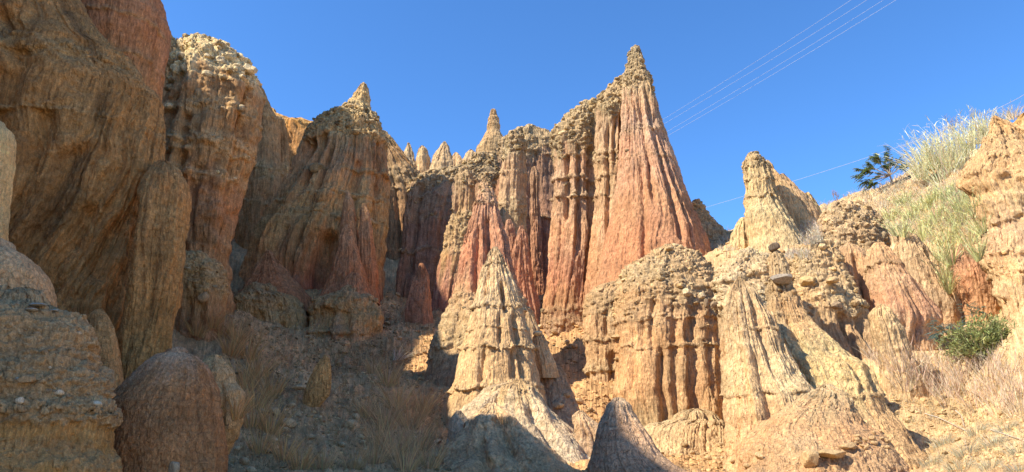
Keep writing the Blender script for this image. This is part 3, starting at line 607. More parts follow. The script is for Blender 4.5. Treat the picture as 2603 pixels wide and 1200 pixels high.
Fm('earth_pillar', 'small pale pillar wearing a flat capstone at the right shoulder of the banded cone', 'pillar',
   [(850,1360,1378),(858,1354,1384),(880,1353,1394),(900,1356,1402),(920,1360,1412),(960,1365,1420)], 13.6, kd=.9, stops=((840,(0.55,0.4,0.23)),), flute=13, famp=.8, rough=1, res=2, crack=.3)
Fm('earth_spur', 'pale rib running up beside the small capstone pillar', 'pillar',
   [(790,1334,1342),(800,1334,1350),(830,1335,1368),(870,1340,1382),(930,1350,1400),(1000,1360,1430)], 14.4, kd=.9, stops=((780,(0.52,0.37,0.22)),(950,(0.46,0.31,0.19))), flute=16, famp=1, rough=1.2, res=1.5)
Fm('earth_shoulder', 'shaded brown shoulder to the right of the banded cone', 'rock',
   [(912,1366,1392),(922,1364,1420),(950,1362,1440),(1000,1366,1460),(1050,1372,1482),(1090,1380,1495),(1180,1380,1520)], 14.0, 13.0, kd=.9, stops=((900,(0.4,0.25,0.13)),(1000,(0.42,0.28,0.17)),(1090,(0.46,0.33,0.21))), flute=22, famp=.6, rough=1.2, crack=.4)
Fm('earth_skirt', 'cream-coloured skirt of dried mud spreading under the banded cone', 'mound',
   [(972,1305,1335),(980,1252,1350),(990,1236,1362),(1010,1212,1378),(1040,1180,1405),(1070,1160,1430),(1105,1148,1462),(1145,1140,1500),(1180,1132,1520),(1260,1110,1560),(1400,1090,1590)],
   11.6, 10.2, kd=.85, stops=((970,(0.52,0.37,0.2)),(1005,(0.58,0.45,0.29)),(1100,(0.6,0.48,0.33)),(1250,(0.54,0.41,0.28))), flute=70, famp=.85, fine=.5, grooves=((.30,26,12,1010,1200),(.74,22,14,1040,1200)), ledges=((990,12,10,1),), rubble=((970,996,.3),), rsize=8, rough=1.3, crack=.9, lump=9, strata=.5)
Fm('earth_mound', 'grey-white mud ridge in shadow at the very foot of the banded cone', 'mound',
   [(1030,1240,1260),(1040,1228,1276),(1060,1206,1300),(1100,1184,1345),(1150,1160,1400),(1200,1140,1445),(1300,1120,1500),(1400,1110,1520)], 9.3, 8.2, kd=.9, stops=((1020,(.68,.48,.28)),(1200,(.60,.39,.21))), flute=60, famp=.8, fine=1, grooves=((.62,26,16,1060,1300),(.3,14,12,1080,1300)), crack=.9, rough=1.4, lump=20, strata=.6)
Fm('earth_mound', 'low pale ridge slanting down on the left under the banded cone', 'mound',
   [(1046,1160,1172),(1060,1148,1186),(1090,1138,1205),(1130,1136,1225),(1200,1134,1240),(1300,1130,1250)], 10.0, kd=.9, stops=((1040,(0.56,0.43,0.28)),(1200,(0.48,0.36,0.25))), flute=40, famp=.5, crack=.8, rough=.9, lump=6)
Fm('earth_mound', 'small sunlit lumps of pale earth between the skirt and the smooth mound', 'mound',
   [(1046,1468,1482),(1055,1458,1496),(1075,1455,1515),(1100,1460,1530),(1200,1460,1560)], 10.9, kd=.9, stops=((1040,(0.54,0.41,0.26)),(1200,(0.56,0.37,0.24))), flute=26, famp=.8, crack=.4, rough=1.6, lump=10)
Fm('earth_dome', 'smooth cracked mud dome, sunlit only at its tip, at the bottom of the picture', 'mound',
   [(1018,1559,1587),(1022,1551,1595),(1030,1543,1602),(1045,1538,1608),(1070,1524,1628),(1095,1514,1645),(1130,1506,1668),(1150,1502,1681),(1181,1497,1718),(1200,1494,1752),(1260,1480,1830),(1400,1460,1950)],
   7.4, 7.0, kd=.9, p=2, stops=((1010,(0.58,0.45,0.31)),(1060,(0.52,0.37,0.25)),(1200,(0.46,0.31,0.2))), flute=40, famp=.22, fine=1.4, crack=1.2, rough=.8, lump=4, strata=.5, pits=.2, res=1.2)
# ---- right foreground group
Fm('rock_outcrop', 'rubbly saddle of stones linking the central buttress to the right-hand ridges', 'rock',
   [(640,1880,1925),(650,1860,1945),(665,1838,1962),(685,1820,1975),(715,1815,1990),(740,1820,2000),(790,1830,2010),(900,1840,2020),(1000,1845,2040)], 13.4, 12.8, kd=.7, stops=((640,(0.48,0.36,0.21)),(760,(0.48,0.34,0.2))), flute=34, famp=.9, rubble=((630,790,1),), rsize=11, stones=240, ssize=1.1, rough=1.6, rubcol=(.47,.38,.25), lump=10)
Fm('earth_ridge', 'tall tan ridge with a rubbly crest, left of the great shadow on the right', 'rock',
   [(706,1876,1888),(716,1870,1900),(740,1858,1925),(770,1849,1948),(792,1846,1964),(830,1845,1980),(863,1845,1996),(910,1847,2022),(964,1850,2048),(1000,1852,2078),(1060,1853,2110),(1155,1856,2150),(1250,1850,2200),(1400,1840,2250)],
   10.9, 9.3, kd=.8, p=2.1, stops=((700,(0.52,0.38,0.23)),(800,(0.58,0.42,0.25)),(960,(0.58,0.43,0.25)),(1080,(0.55,0.36,0.2)),(1200,(0.53,0.33,0.18))), flute=44, famp=.7, fine=1.3, grooves=((.30,14,7,900,1150),(.52,16,10,760,960),(.15,14,7,880,1150)), ledges=((835,4,7,.4),(1000,4,8,.4)), rubble=((700,725,.5),), rsize=9, stones=20, rough=1.1, crack=.5, lump=7)
Fm('earth_ridge', 'long yellowish ridge running down to the right from under the flat grey boulder', 'rock',
   [(712,1960,1998),(722,1952,2012),(762,1955,2040),(790,1958,2052),(817,1960,2068),(857,1962,2120),(880,1970,2146),(903,1975,2172),(928,1985,2216),(945,1990,2230),(974,2000,2243),(1019,2010,2258),(1070,2030,2288),(1120,2050,2328),(1160,2060,2364),(1240,2080,2400),(1400,2100,2440)],
   11.7, 9.7, kd=.8, p=2.1, ridge=(.3,.07), stops=((712,(0.42,0.3,0.18)),(800,(0.5,0.34,0.19)),(900,(0.58,0.45,0.24)),(960,(0.6,0.48,0.26)),(1040,(0.54,0.38,0.21)),(1160,(0.54,0.36,0.19))), flute=44, famp=.8, fine=1.1, grooves=((.78,20,10,930,990),(.62,14,8,880,1010),(.25,24,10,740,900)), ledges=((800,6,8,.4),(1010,5,8,.4)), rubble=((705,760,.6),), rsize=11, stones=40, rough=1.2, crack=.7, lump=8)
Fm('earth_mound', 'broad orange-tan foreground lump with a cracked cream rim and loose boulders, lower right', 'mound',
   [(984,2082,2112),(990,2072,2130),(999,2060,2146),(1015,2030,2158),(1044,1990,2172),(1065,1955,2188),(1085,1930,2204),(1110,1910,2236),(1145,1900,2274),(1188,1890,2300),(1300,1870,2340),(1450,1850,2380)],
   8.9, 7.9, kd=.8, stops=((980,(0.58,0.45,0.28)),(1020,(0.56,0.4,0.23)),(1060,(0.56,0.36,0.2)),(1200,(0.55,0.33,0.18))), flute=34, famp=.3, fine=1.2, ledges=((1006,8,10,.9),(1040,6,9,.5)), rubble=((1020,1090,.35),(1130,1230,.45)), rsize=9, stones=60, ssize=.9, rough=1.5, crack=.7, lump=8, pits=.8)
Fm('rock_outcrop', 'broken stony tower in the middle of the right-hand group', 'rock',
   [(596,2066,2090),(605,2052,2104),(625,2036,2116),(650,2024,2128),(700,2016,2150),(750,2014,2180),(790,2014,2196),(840,2030,2206),(900,2040,2250),(980,2060,2290),(1060,2070,2320)], 14.5, 13.5, kd=.8, stops=((590,(0.46,0.34,0.2)),(780,(0.47,0.33,0.19)),(860,(0.42,0.28,0.16)),(1000,(0.42,0.28,0.16))), flute=36, famp=1.1,
   ledges=((660,12,12,.8),(720,14,12,.8),(782,18,13,.9)), rubble=((590,800,.85),), rsize=13, stones=190, ssize=1.0, rough=1.5, rubcol=(.46,.35,.21), grooves=((.55,30,12,800,960),(.8,24,10,800,980)))
Fm('earth_pillar', 'thin stump of earth holding up the dark tilted boulder', 'pillar', [(640,1962,1982),(650,1956,1990),(680,1950,2004),(720,1945,2015),(780,1940,2020)], 12.9, kd=.9, stops=((630,(0.54,0.4,0.24)),), flute=14, famp=.9, rough=1.4, res=1.6, rubble=((636,690,.5),), rsize=8, stones=20)
# ---- right spires
Fm('rock_spire', 'tan blocky-topped spire standing against the sky right of centre', 'spire',
   [(389,1910,1928),(396,1898,1934),(407,1889,1942),(424,1892,1956),(450,1894,1966),(480,1896,1972),(505,1894,1980),(520,1898,1986),(560,1900,2012),(600,1903,2040),(650,1900,2070),(720,1895,2100)],
   20.6, 19.6, kd=.8, ridge=(.1,.10), stops=((389,(0.44,0.32,0.18)),(430,(0.5,0.37,0.2)),(500,(0.58,0.44,0.24)),(660,(0.58,0.44,0.25))), flute=22, famp=.8, fine=1.2, ledges=((424,6,8,.6),(455,5,7,.6),(500,6,8,.6)), rubble=((385,428,.8),), rsize=9, stones=36, rough=1.3, res=1.5)
for rows, D, lab, c in [
   ([(409,1948,1954),(416,1943,1962),(440,1938,1976),(470,1940,2004),(500,1945,2030),(560,1950,2060),(620,1955,2085),(700,1960,2110)], 21.4, 'second rounded tip just behind the blocky-topped spire', (0.5,0.36,0.2)),
   ([(442,1984,1993),(450,1978,2003),(480,1972,2030),(495,1968,2050),(540,1966,2084),(600,1966,2100),(700,1966,2120)], 22.4, 'shaded back shoulder sloping right behind the blocky-topped spire', (0.46,0.33,0.2)),
   ([(490,2048,2058),(496,2044,2066),(520,2040,2080),(545,2035,2092),(600,2030,2110),(680,2025,2120)], 23, 'small yellow cone at the end of the back shoulder near the grassy skyline', (0.58,0.44,0.23)),
   ([(556,1880,1896),(566,1872,1902),(586,1858,1906),(620,1852,1915),(680,1848,1925)], 20.9, 'rounded yellow shoulder at the left foot of the blocky-topped spire', (0.6,0.45,0.24))]:
    Fm('earth_cone', lab, 'rock cone', rows, D, kd=.9, stops=((400,c),), flute=24, famp=.7, rough=1.1, res=1.3)
Fm('rock_outcrop', 'dark crumbly heap of stones below the grassy skyline on the right', 'rock',
   [(526,2120,2190),(532,2098,2215),(550,2085,2232),(580,2075,2244),(610,2072,2254),(660,2080,2262),(740,2090,2270)], 16.8, kd=.6, stops=((520,(0.44,0.31,0.18)),(700,(0.44,0.31,0.18))), flute=34, famp=.9, ledges=((560,10,12,.7),(600,12,12,.8),(622,12,10,.8)), rubble=((515,640,.95),), rsize=12, stones=230, ssize=1.1, rough=1.5, rubcol=(.42,.32,.2), lump=12)
for rows, D, lab, st, gr in [
   ([(618,2150,2165),(626,2140,2185),(645,2131,2205),(701,2135,2228),(757,2150,2250),(827,2180,2270),(900,2200,2290)], 14.9, 'fluted pinkish column at the left of the right-hand slope', ((610,(0.54,0.37,0.22)),(750,(0.53,0.34,0.2)),(860,(0.48,0.3,0.18))), ((.35,20,7,650,860),(.7,24,8,680,860))),
   ([(622,2222,2245),(630,2210,2258),(651,2204,2270),(701,2202,2309),(751,2210,2349),(792,2218,2380),(815,2222,2384),(837,2226,2370),(880,2226,2372),(940,2226,2376)], 14.2, 'broad salmon-coloured column with a ledge knob on the right-hand slope', ((610,(0.54,0.38,0.22)),(700,(0.53,0.34,0.2)),(800,(0.52,0.31,0.2)),(860,(0.54,0.38,0.24))), ((.5,14,7,740,860),(.8,16,8,720,800))),
   ([(592,2290,2310),(600,2282,2328),(615,2280,2340),(661,2276,2378),(701,2280,2400),(736,2284,2424),(777,2290,2450),(800,2294,2448),(860,2300,2446)], 15.6, 'sloping tan column carrying a dark shadow below the tall green reeds', ((590,(0.58,0.43,0.26)),(800,(0.54,0.37,0.22))), ((.75,18,8,640,800),)),
   ([(622,2440,2454),(630,2430,2466),(645,2423,2482),(666,2420,2500),(681,2420,2514),(701,2421,2530),(726,2428,2542),(740,2434,2546),(760,2445,2546),(820,2450,2546)], 15.2, 'solitary brick-red rounded cone beside the green reeds', ((620,(0.46,0.27,0.18)),(680,(0.48,0.259,0.152)),(760,(0.5,0.297,0.166))), ()),
   ([(777,2230,2248),(783,2220,2262),(797,2213,2272),(837,2220,2298),(863,2225,2306),(898,2236,2320),(960,2245,2350),(1060,2255,2390)], 12.6, 'small yellowish cone in front of the salmon column', ((770,(0.56,0.42,0.24)),(900,(0.54,0.39,0.23))), ())]:
    Fm('slope_column', lab, 'pillar', rows, D, kd=.85, stops=st, flute=24, famp=.8, fine=1.2, grooves=gr, rough=1.1, res=1.2, crack=.3, pits=.5, ledges=((675,8,8,.4),) if 'knob' in lab else ())
Fm('cliff', 'stepped tan cliff rising out of the right edge above the red cone', 'cliff',
   [(297,2524,2534),(303,2519,2541),(315,2517,2562),(325,2515,2578),(343,2512,2603),(360,2500,2640),(374,2490,2700),(400,2470,2760),(419,2454,2780),(440,2450,2800),(452,2454,2810),(470,2468,2820),(485,2478,2830),(500,2488,2840),(535,2502,2860),(600,2514,2880),(640,2510,2900),(701,2535,2900),(741,2545,2900),(802,2558,2900),(883,2578,2900),(930,2582,2900),(1040,2590,2920)],
   14.6, 12.2, kd=.38, p=2.1, stops=((295,(0.56,0.38,0.2)),(350,(0.52,0.36,0.19)),(450,(0.5,0.34,0.18)),(500,(0.56,0.4,0.22)),(600,(0.54,0.36,0.22)),(680,(0.57,0.41,0.23)),(780,(0.56,0.4,0.23)),(950,(0.56,0.41,0.24))), flute=44, famp=1.0, fine=1.1,
   ledges=((352,9,10,.7),(400,10,10,.8),(440,14,12,.9),(640,10,12,.8),(690,12,12,.8),(560,6,9,.4)), rubble=((330,470,.6),(625,700,.4)), rsize=9, stones=110, rough=1.5, lump=12, rubcol=(.50,.36,.21))
Fm('earth_bank', 'orange earth bank in the top right corner of the cliff', 'rock',
   [(292,2596,2640),(300,2580,2680),(318,2566,2720),(360,2556,2760),(440,2550,2780)], 15.8, kd=.6, stops=((290,(0.52,0.308,0.11)),(330,(0.56,0.38,0.2))), flute=30, famp=.6, rough=1.2)

# ---- unseen ridge added left of the view, crest shaped to shade the gully
crest = [(-9,-26,2),(-6.6,-9,2.5),(-6.6,-4,4),(-7.3,-1.2,8),(-8,1,10.2),(-8.3,2.4,10.9),(-8.6,3,10.7),(-8.9,3.5,11.6),(-9.3,4.1,11.8),(-9.6,4.5,11.1),(-10.3,5.7,11.2),(-11.6,7.7,12.4),(-13.2,10.2,15.5),(-14.7,12.3,16.9),(-15.5,13.6,16.1),(-16.5,15.1,18.6),(-17.3,16.1,20),(-19.2,18.8,24.4),(-19.6,19.4,26.6),(-20.1,20.1,27.9),(-20.7,21,28.4),(-21.5,22.3,29),(-24,26,33),(-24.7,27,33.2),(-25.4,28.1,31),(-31,34,35),(-42,46,36)]
ct = np.array(crest, float); cs_ = np.concatenate([[0], np.cumsum(np.hypot(*np.diff(ct[:, :2], axis=0).T))])
sN = np.linspace(0, cs_[-1], 420); cxx, cyy, czz = [np.interp(sN, cs_, ct[:, i]) for i in range(3)]
czz = czz+0.2*vn(sN/1.3, sN*0, sN*0, 5)+0.15*vn(sN/.4, sN*0, sN*0, 6)
tx = np.gradient(cxx); ty = np.gradient(cyy); L_ = np.hypot(tx, ty); nx_, ny_ = ty/L_, -tx/L_          # towards the gully
prof = [(-60,-.1),(-40,.25),(-25,.5),(-14,.72),(-7,.88),(-3,.96),(-1,.99)]+[(-.3+1.2*t**.6, 1-t) for t in np.linspace(0, 1, 60)]
P0 = np.array([a for a, b in prof]); P1 = np.array([b for a, b in prof])
zb = -3.0
XX = cxx[:, None]+nx_[:, None]*P0; YY = cyy[:, None]+ny_[:, None]*P0; ZZ = zb+(czz[:, None]-zb)*P1
wgt = np.clip((P0+20)/20, 0, 1)
XX += nx_[:, None]*.5*(billow(sN[:, None]/1.5+ZZ*0, ZZ*0, ZZ/14, 3, 9)-.5)*wgt
idx = np.arange(XX.size).reshape(XX.shape)
qd = np.stack([idx[:-1, :-1], idx[:-1, 1:], idx[1:, 1:], idx[1:, :-1]], -1).reshape(-1, 4)
Tn = np.array([.42, .25, .12])*(1+.2*vn(XX/1.3, YY/1.3, ZZ/3, 77))[..., None]
caster = mesh_np('shade_ridge', np.stack([XX, YY, ZZ], -1).reshape(-1, 3), [qd], EARTH, Tn.reshape(-1, 3), {'pxm': np.full(XX.size, .008), 'crack': np.zeros(XX.size)})
tag(caster, kind='structure')

# ================================================================== LOOSE STONES AND BOULDERS
bpy.context.view_layer.update()
DG = bpy.context.evaluated_depsgraph_get()
def hit(u, v_):
    a = (u-W/2)/F; b = (H/2-v_)/F
    d = Vector((a, math.cos(PITCH)-b*math.sin(PITCH), math.sin(PITCH)+b*math.cos(PITCH))).normalized()
    ok, loc, nor, i, ob, mt_ = SC.ray_cast(DG, Vector((0, 0, 0)), d)
    return (loc, nor, ob) if ok else (None, None, None)

def boulder(u, v_, wpx, hpx, label, tint, tilt=0.0, name='boulder', cat='boulder', group=None, shape=None, sink=.25, yaw=None, sub=3):
    import bmesh
    loc, nor, ob = hit(u, v_+hpx*.3)
    if loc is None: return None
    D = loc.y; m = D/F; r = wpx*m/2
    bm = bmesh.new(); bmesh.ops.create_icosphere(bm, subdivisions=sub, radius=1)
    V = np.array([q.co[:] for q in bm.verts]); Fc = np.array([[q.index for q in f.verts] for f in bm.faces]); bm.free()
    lr = np.random.default_rng(int(u*7+v_*13))
    for k in range(11):
        d = lr.normal(size=3); d /= np.linalg.norm(d); h = lr.uniform(.6, .92); t = V@d-h; V = V-np.clip(t, 0, None)[:, None]*d*.93
    V = V*(1+.05*fbm(V[:, 0]*2+u, V[:, 1]*2, V[:, 2]*2, 3, 1))[:, None]
    V = V*np.array([r, r*.8, hpx*m/2])
    a = tilt; M = np.array([[math.cos(a), 0, -math.sin(a)], [0, 1, 0], [math.sin(a), 0, math.cos(a)]]); V = V@M.T
    T = np.array(tint)[None]*np.array([1.03, .94, .75])*(1+.15*fbm(V[:, 0]/r*2, V[:, 1]/r*2, V[:, 2]/r*2, 3, 4))[:, None]
    o = mesh_np(name, V, [Fc], STONE, np.clip(T, .03, .8), {'pxm': np.full(len(V), m*.5), 'crack': np.full(len(V), .0)}, smooth=False)
    x_, z_ = px(u, v_, D); n2 = nor if nor.y < 0 else -nor
    o.location = (float(x_)-n2.x*r*sink*0, D-r*(.5-sink), float(z_))
    return tag(o, label, cat, group)

boulder(1968, 629, 36, 26, 'dark tilted boulder perched on a thin earth stump', (.15,.12,.10), tilt=.35, sink=.5)
boulder(1984, 711, 66, 30, 'flat blue-grey boulder capping the long yellowish ridge', (.27,.24,.22), tilt=.05)
boulder(518, 757, 28, 32, 'single rounded stone stuck in the rubbly foot of the second buttress', (0.42,0.29,0.17))
wh = (.58,.50,.38)
for u, v_, w_, h_, lab in [(152,998,28,17,'oval white pebble in the middle of the corner rubble block'),(53,1018,24,20,'round white pebble low on the left of the corner rubble block'),
    (247,1027,28,17,'white pebble sticking out at the right edge of the corner rubble block'),(70,966,50,26,'broad brown cobble above the round white pebble'),
    (109,970,20,14,'small pale chip beside the broad brown cobble'),(100,776,44,10,'flat blue-grey stone lying highest on the corner rubble block'),(84,788,34,9,'flat grey stone just under the highest stone of the rubble block'),
    (140,790,26,8,'thin grey stone lying on the right part of the rubble block top'),(44,962,14,10,'tiny grey pebble left of the broad brown cobble'),(128,934,10,9,'tiny pale pebble above the small pale chip'),
    (228,876,30,20,'rounded tan cobble behind the corner rubble block')]:
    boulder(u, v_, w_, h_, lab, (.33,.33,.31) if 'grey' in lab else ((.40,.28,.16) if 'brown' in lab or 'tan' in lab else wh), name='pebble', cat='pebble', sub=2)
boulder(444, 1190, 28, 40, 'pointed grey stone poking up at the foot of the brown dome', (.36,.30,.22), name='stone', cat='stone')
for u, v_, w_, h_, t_, lab in [(2058,1166,52,44,.3,'blocky brown boulder at the left end of the lower right boulder row'),(2112,1152,70,24,.0,'long loaf-shaped boulder in the lower right boulder row'),
    (2152,1133,42,18,.1,'smaller rounded boulder at the right end of the boulder row'),(2172,771,26,16,.0,'grey stone jutting from the right of the stony tower'),(2112,714,40,20,.1,'tan slab on the front of the stony tower'),
    (2126,778,34,22,.2,'dark round stone in the shadow under the stony tower'),
    (1744,744,26,24,0,'roundest pale stone in the cap of the central buttress'),(1784,752,22,18,.2,'angular stone right of the roundest pale one in the cap'),(1816,774,24,24,0,'dark round stone low on the right of the central cap'),(1795,771,16,26,.1,'upright dark stone between two others in the central cap'),
    (1768,770,18,10,.0,'small flat stone under the angular one in the central cap'),(1699,633,26,14,.1,'flat stone at the very top of the central buttress'),(1566,857,36,11,-.1,'flat slab wedged between the two wings of the central buttress'),
    (1366,847,26,13,.15,'capstone on the small pale pillar beside the banded cone'),(1460,498,22,10,.0,'white slab on the ledge of the pink columned buttress')]:
    boulder(u, v_, w_, h_, lab, (.26,.2,.15) if 'dark' in lab else ((.55,.46,.33) if 'white' in lab or 'pale' in lab else (0.42,0.31,0.19)), tilt=t_)
for i in range(26):
    u = rng.uniform(2165, 2262); v_ = 1092+rng.uniform(0, 1)*46+abs(u-2210)*.1
    boulder(u, v_, rng.uniform(9, 19), rng.uniform(7, 13), 'small rounded cobble in the cluster on the lower right lump', (.46,.33,.2), tilt=rng.normal(0, .3), name='cobble', cat='cobble', group='cobbles clustered on the lower right lump', sub=2)
# rocks on the gully floor
ROCKS = [(700,1045,34,22),(812,1062,16,12),(742,1030,24,16),(622,1172,30,24),(604,1140,18,14),(735,1075,40,24),(722,1092,34,16),(890,1080,36,28),(905,1060,20,20),(905,1180,44,34),(930,1010,22,14),
         (760,985,44,14),(668,1045,20,14),(1000,1160,26,18),(870,1130,20,14),(655,1080,22,14),(790,1110,26,16),(1105,1158,24,16),(960,1165,22,12),(640,1195,26,18),(1470,1020,24,16),(1420,1030,30,18),
         (1440,1005,20,14),(1500,1040,18,12),(1080,895,16,12),(1060,900,12,9),(1095,912,14,10),(1110,880,12,9),(1440,870,18,12),(1460,880,22,12),(1410,845,20,12),(1000,780,16,10),(985,820,18,10),(1015,860,16,10),(700,1120,30,16),(812,1160,24,14),
         (2430,1115,22,12),(2480,1140,18,10),(2520,1120,24,12),(2400,1150,18,10),(1900,1185,22,14),(1860,1170,18,12),(1930,1160,26,16),(1800,1165,20,12),(1760,1150,16,10),(1830,1130,22,14),(1740,1130,18,12)]
for u, v_, w_, h_ in ROCKS:
    c = (.40,.29,.18) if u < 1500 else (.46,.35,.22)
    boulder(u, v_, w_, h_, 'loose angular rock lying on the gully floor' if u < 1550 else 'loose pale rock lying on the sunlit ground at right', tuple(np.array(c)*rng.uniform(.8, 1.3)), tilt=rng.normal(0, .25), name='rock', cat='rock',
            group='loose rocks on the gully floor' if u < 1550 else 'loose rocks on the sunlit ground at right', sub=2)
# fine scree
def scatter(n, umin, umax, vmin, vmax, poly=None):
    out = []
    ux = rng.uniform(umin, umax, n); vx = rng.uniform(vmin, vmax, n)
    for u, v_ in zip(ux, vx):
        loc, nor, ob = hit(u, v_)
        if ob is not None and ob.name.startswith(('ground',)): out.append((loc[0], loc[1], loc[2]))
    return np.array(out).reshape(-1, 3)
pts = np.concatenate([scatter(5200, 560, 1560, 740, 1200), scatter(1500, 1620, 1960, 1060, 1200), scatter(1100, 2200, 2603, 980, 1200), scatter(500, 1750, 2100, 560, 760)])
R = pts[:, 1]/F*rng.lognormal(1.25, .42, len(pts))
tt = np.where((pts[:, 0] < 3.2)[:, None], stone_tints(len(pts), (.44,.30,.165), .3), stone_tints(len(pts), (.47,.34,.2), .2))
sc_ = stones_mesh('scree', pts, R, tt, pxm=.008, squash=.8); tag(sc_, 'loose grey-brown scree covering the gully floor and banks', 'scree', kind='stuff')

# ================================================================== PLANTS
def blades_np(base, dirs, length, width, bend, cols, seg=4, tipw=.15, spread_dir=None, curl=None):
    """ribbon blades. base (n,3) dirs (n,3) unit, bend (n,3) added quadratically"""
    n = len(base); t = np.linspace(0, 1, seg+1)[None, :, None]
    C = base[:, None]+dirs[:, None]*length[:, None, None]*t+bend[:, None]*length[:, None, None]*t**2
    side = np.stack([rng.normal(size=n), rng.normal(size=n)*.4, np.zeros(n)], -1); side /= np.linalg.norm(side, axis=1, keepdims=True)
    wv = width[:, None, None]*(1-(1-tipw)*t**1.5)/2
    A = C-side[:, None]*wv; B = C+side[:, None]*wv
    V = np.stack([A, B], 2).reshape(n, -1, 3)
    k = np.arange(seg); q = np.stack([2*k, 2*k+1, 2*k+3, 2*k+2], -1)
    Fq = (q[None]+np.arange(n)[:, None, None]*V.shape[1]).reshape(-1, 4)
    T = np.repeat(cols[:, None], V.shape[1], 1).reshape(-1, 3)
    return V.reshape(-1, 3), Fq, T

def join(parts):
    Vs, Fs, Ts, off = [], [], [], 0
    for V, Fq, T in parts:
        Vs.append(V); Fs.append(Fq+off); Ts.append(T); off += len(V)
    return np.concatenate(Vs), np.concatenate(Fs), np.concatenate(Ts)

def vary(c, n, s=.18): return np.clip(np.array(c)[None]*(1+rng.normal(0, s, (n, 1)))*(1+rng.normal(0, .05, (n, 3))), .01, .9)

def tuft(u, v_, hpx, wpx, n, col, label, name='grass_tuft', cat='grass', group=None, lean=(0, 0), droop=.35, wid=1.3, mat=None, plume=0, twigs=0, depth=None):
    if depth is None:
        loc, nor, ob = hit(u, v_)
        if loc is None: return
        D = loc.y; o3 = np.array(loc)
    else:
        D = depth; x_, z_ = px(u, v_, D); o3 = np.array([float(x_), D, float(z_)])
    m = D/F; L_ = hpx*m
    r = wpx*m/2
    a = rng.uniform(0, 6.28, n); rr = r*np.sqrt(rng.uniform(0, 1, n))*.55
    base = np.stack([np.cos(a)*rr, np.sin(a)*rr*.7, np.full(n, -.02)-0*rr], -1)
    base[:, 2] += ground_base(o3[0]+base[:, 0], o3[1]+base[:, 1])-ground_base(o3[0], o3[1])[0] if depth is None else 0
    tilt = np.abs(rng.normal(0, .28, n))+.35*rr/max(r, 1e-6)
    d = np.stack([np.cos(a)*np.sin(tilt)+lean[0], np.sin(a)*np.sin(tilt)*.8+lean[1], np.cos(tilt)], -1); d /= np.linalg.norm(d, axis=1, keepdims=True)
    ln = L_*rng.uniform(.45, 1.08, n)
    bend = np.stack([np.cos(a)*droop*rng.uniform(.2, 1, n)+lean[0]*.3, np.sin(a)*droop*.6, -droop*rng.uniform(.2, .9, n)], -1)
    P = [blades_np(base, d, ln, np.full(n, wid*m), bend, vary(col, n))]
    if plume:                                                 # side leaves / seed heads along each stalk
        k = rng.integers(0, n, n*plume); t = rng.uniform(.3, 1, n*plume)
        bb = base[k]+d[k]*(ln[k]*t)[:, None]+bend[k]*(ln[k]*t**2)[:, None]
        dd = d[k]+rng.normal(0, .5, (n*plume, 3)); dd /= np.linalg.norm(dd, axis=1, keepdims=True)
        nn_ = n*plume
        P.append(blades_np(bb, dd, L_*rng.uniform(.10, .26, nn_), np.full(nn_, wid*m*1.0), np.stack([dd[:, 0]*.3, dd[:, 1]*.3, np.full(nn_, -.35)], -1), vary(col, nn_, .22), seg=2))
    if twigs:
        k = rng.integers(0, n, n*twigs); t = rng.uniform(.2, .9, n*twigs); nn_ = n*twigs
        bb = base[k]+d[k]*(ln[k]*t)[:, None]+bend[k]*(ln[k]*t**2)[:, None]
        dd = d[k]+rng.normal(0, .35, (nn_, 3)); dd /= np.linalg.norm(dd, axis=1, keepdims=True)
        P.append(blades_np(bb, dd, L_*rng.uniform(.12, .4, nn_), np.full(nn_, wid*m*.55), rng.normal(0, .12, (nn_, 3)), vary(col, nn_), seg=3))
    V, Fq, T = join(P)
    o = mesh_np(name, V, [Fq], mat or DRY, T, smooth=False); o.location = o3
    return tag(o, label, cat, group)

STRAW = (.62,.52,.33); PGREEN = (.50,.52,.27); BRN = (.30,.20,.11); PINKG = (.60,.46,.31); GRN = (.30,.36,.14)
# tall reeds along the top of the right slope
k = 0
for u, v_, h_, w_ in [(2352,432,120,60),(2375,428,135,60),(2400,418,120,55),(2428,408,135,60),(2452,395,130,55),(2470,380,120,50),(2492,362,110,45),(2508,345,95,34),(2420,455,130,60),(2395,470,120,60),(2440,440,130,55),(2340,455,100,50)]:
    tuft(u, v_, h_, w_*1.3, 46, (.78,.74,.48), 'tall pale reeds leaning left against the sky above the right slope', 'reed_clump', 'reeds', 'pale reeds along the top of the right slope', lean=(-.12, 0), droop=.16, wid=2.6, plume=2, depth=21.5-(u-2340)*.004)
for u, v_, h_, w_ in [(2262,560,50,60),(2290,600,70,60),(2320,560,70,70),(2345,610,80,70),(2380,570,80,70),(2405,620,90,70),(2440,570,90,60),(2465,620,95,60),(2420,670,90,50),(2385,660,80,50),(2400,715,95,40),(2410,745,80,30),(2480,540,80,50),(2500,590,80,40),(2350,535,70,60),(2300,520,50,50),(2445,530,80,50),(2490,660,80,30),(2370,520,60,50),(2410,505,60,50)]:
    tuft(u, v_, h_, w_*1.2, 48, (.60,.60,.29), 'yellow-green reeds growing on the right slope above the brick-red cone', 'reed_clump', 'reeds', 'green reeds on the right slope', lean=(-.06, 0), droop=.2, wid=2.6, plume=2)
tuft(2580, 300, 50, 60, 80, STRAW, 'pale dry tuft on the orange bank at the top right', lean=(.1, 0), depth=16)
tuft(2556, 310, 60, 40, 70, (.62,.62,.45), 'wispy pale reeds left of the orange bank', 'reed_clump', 'reeds', lean=(-.1, 0), depth=17, plume=3)
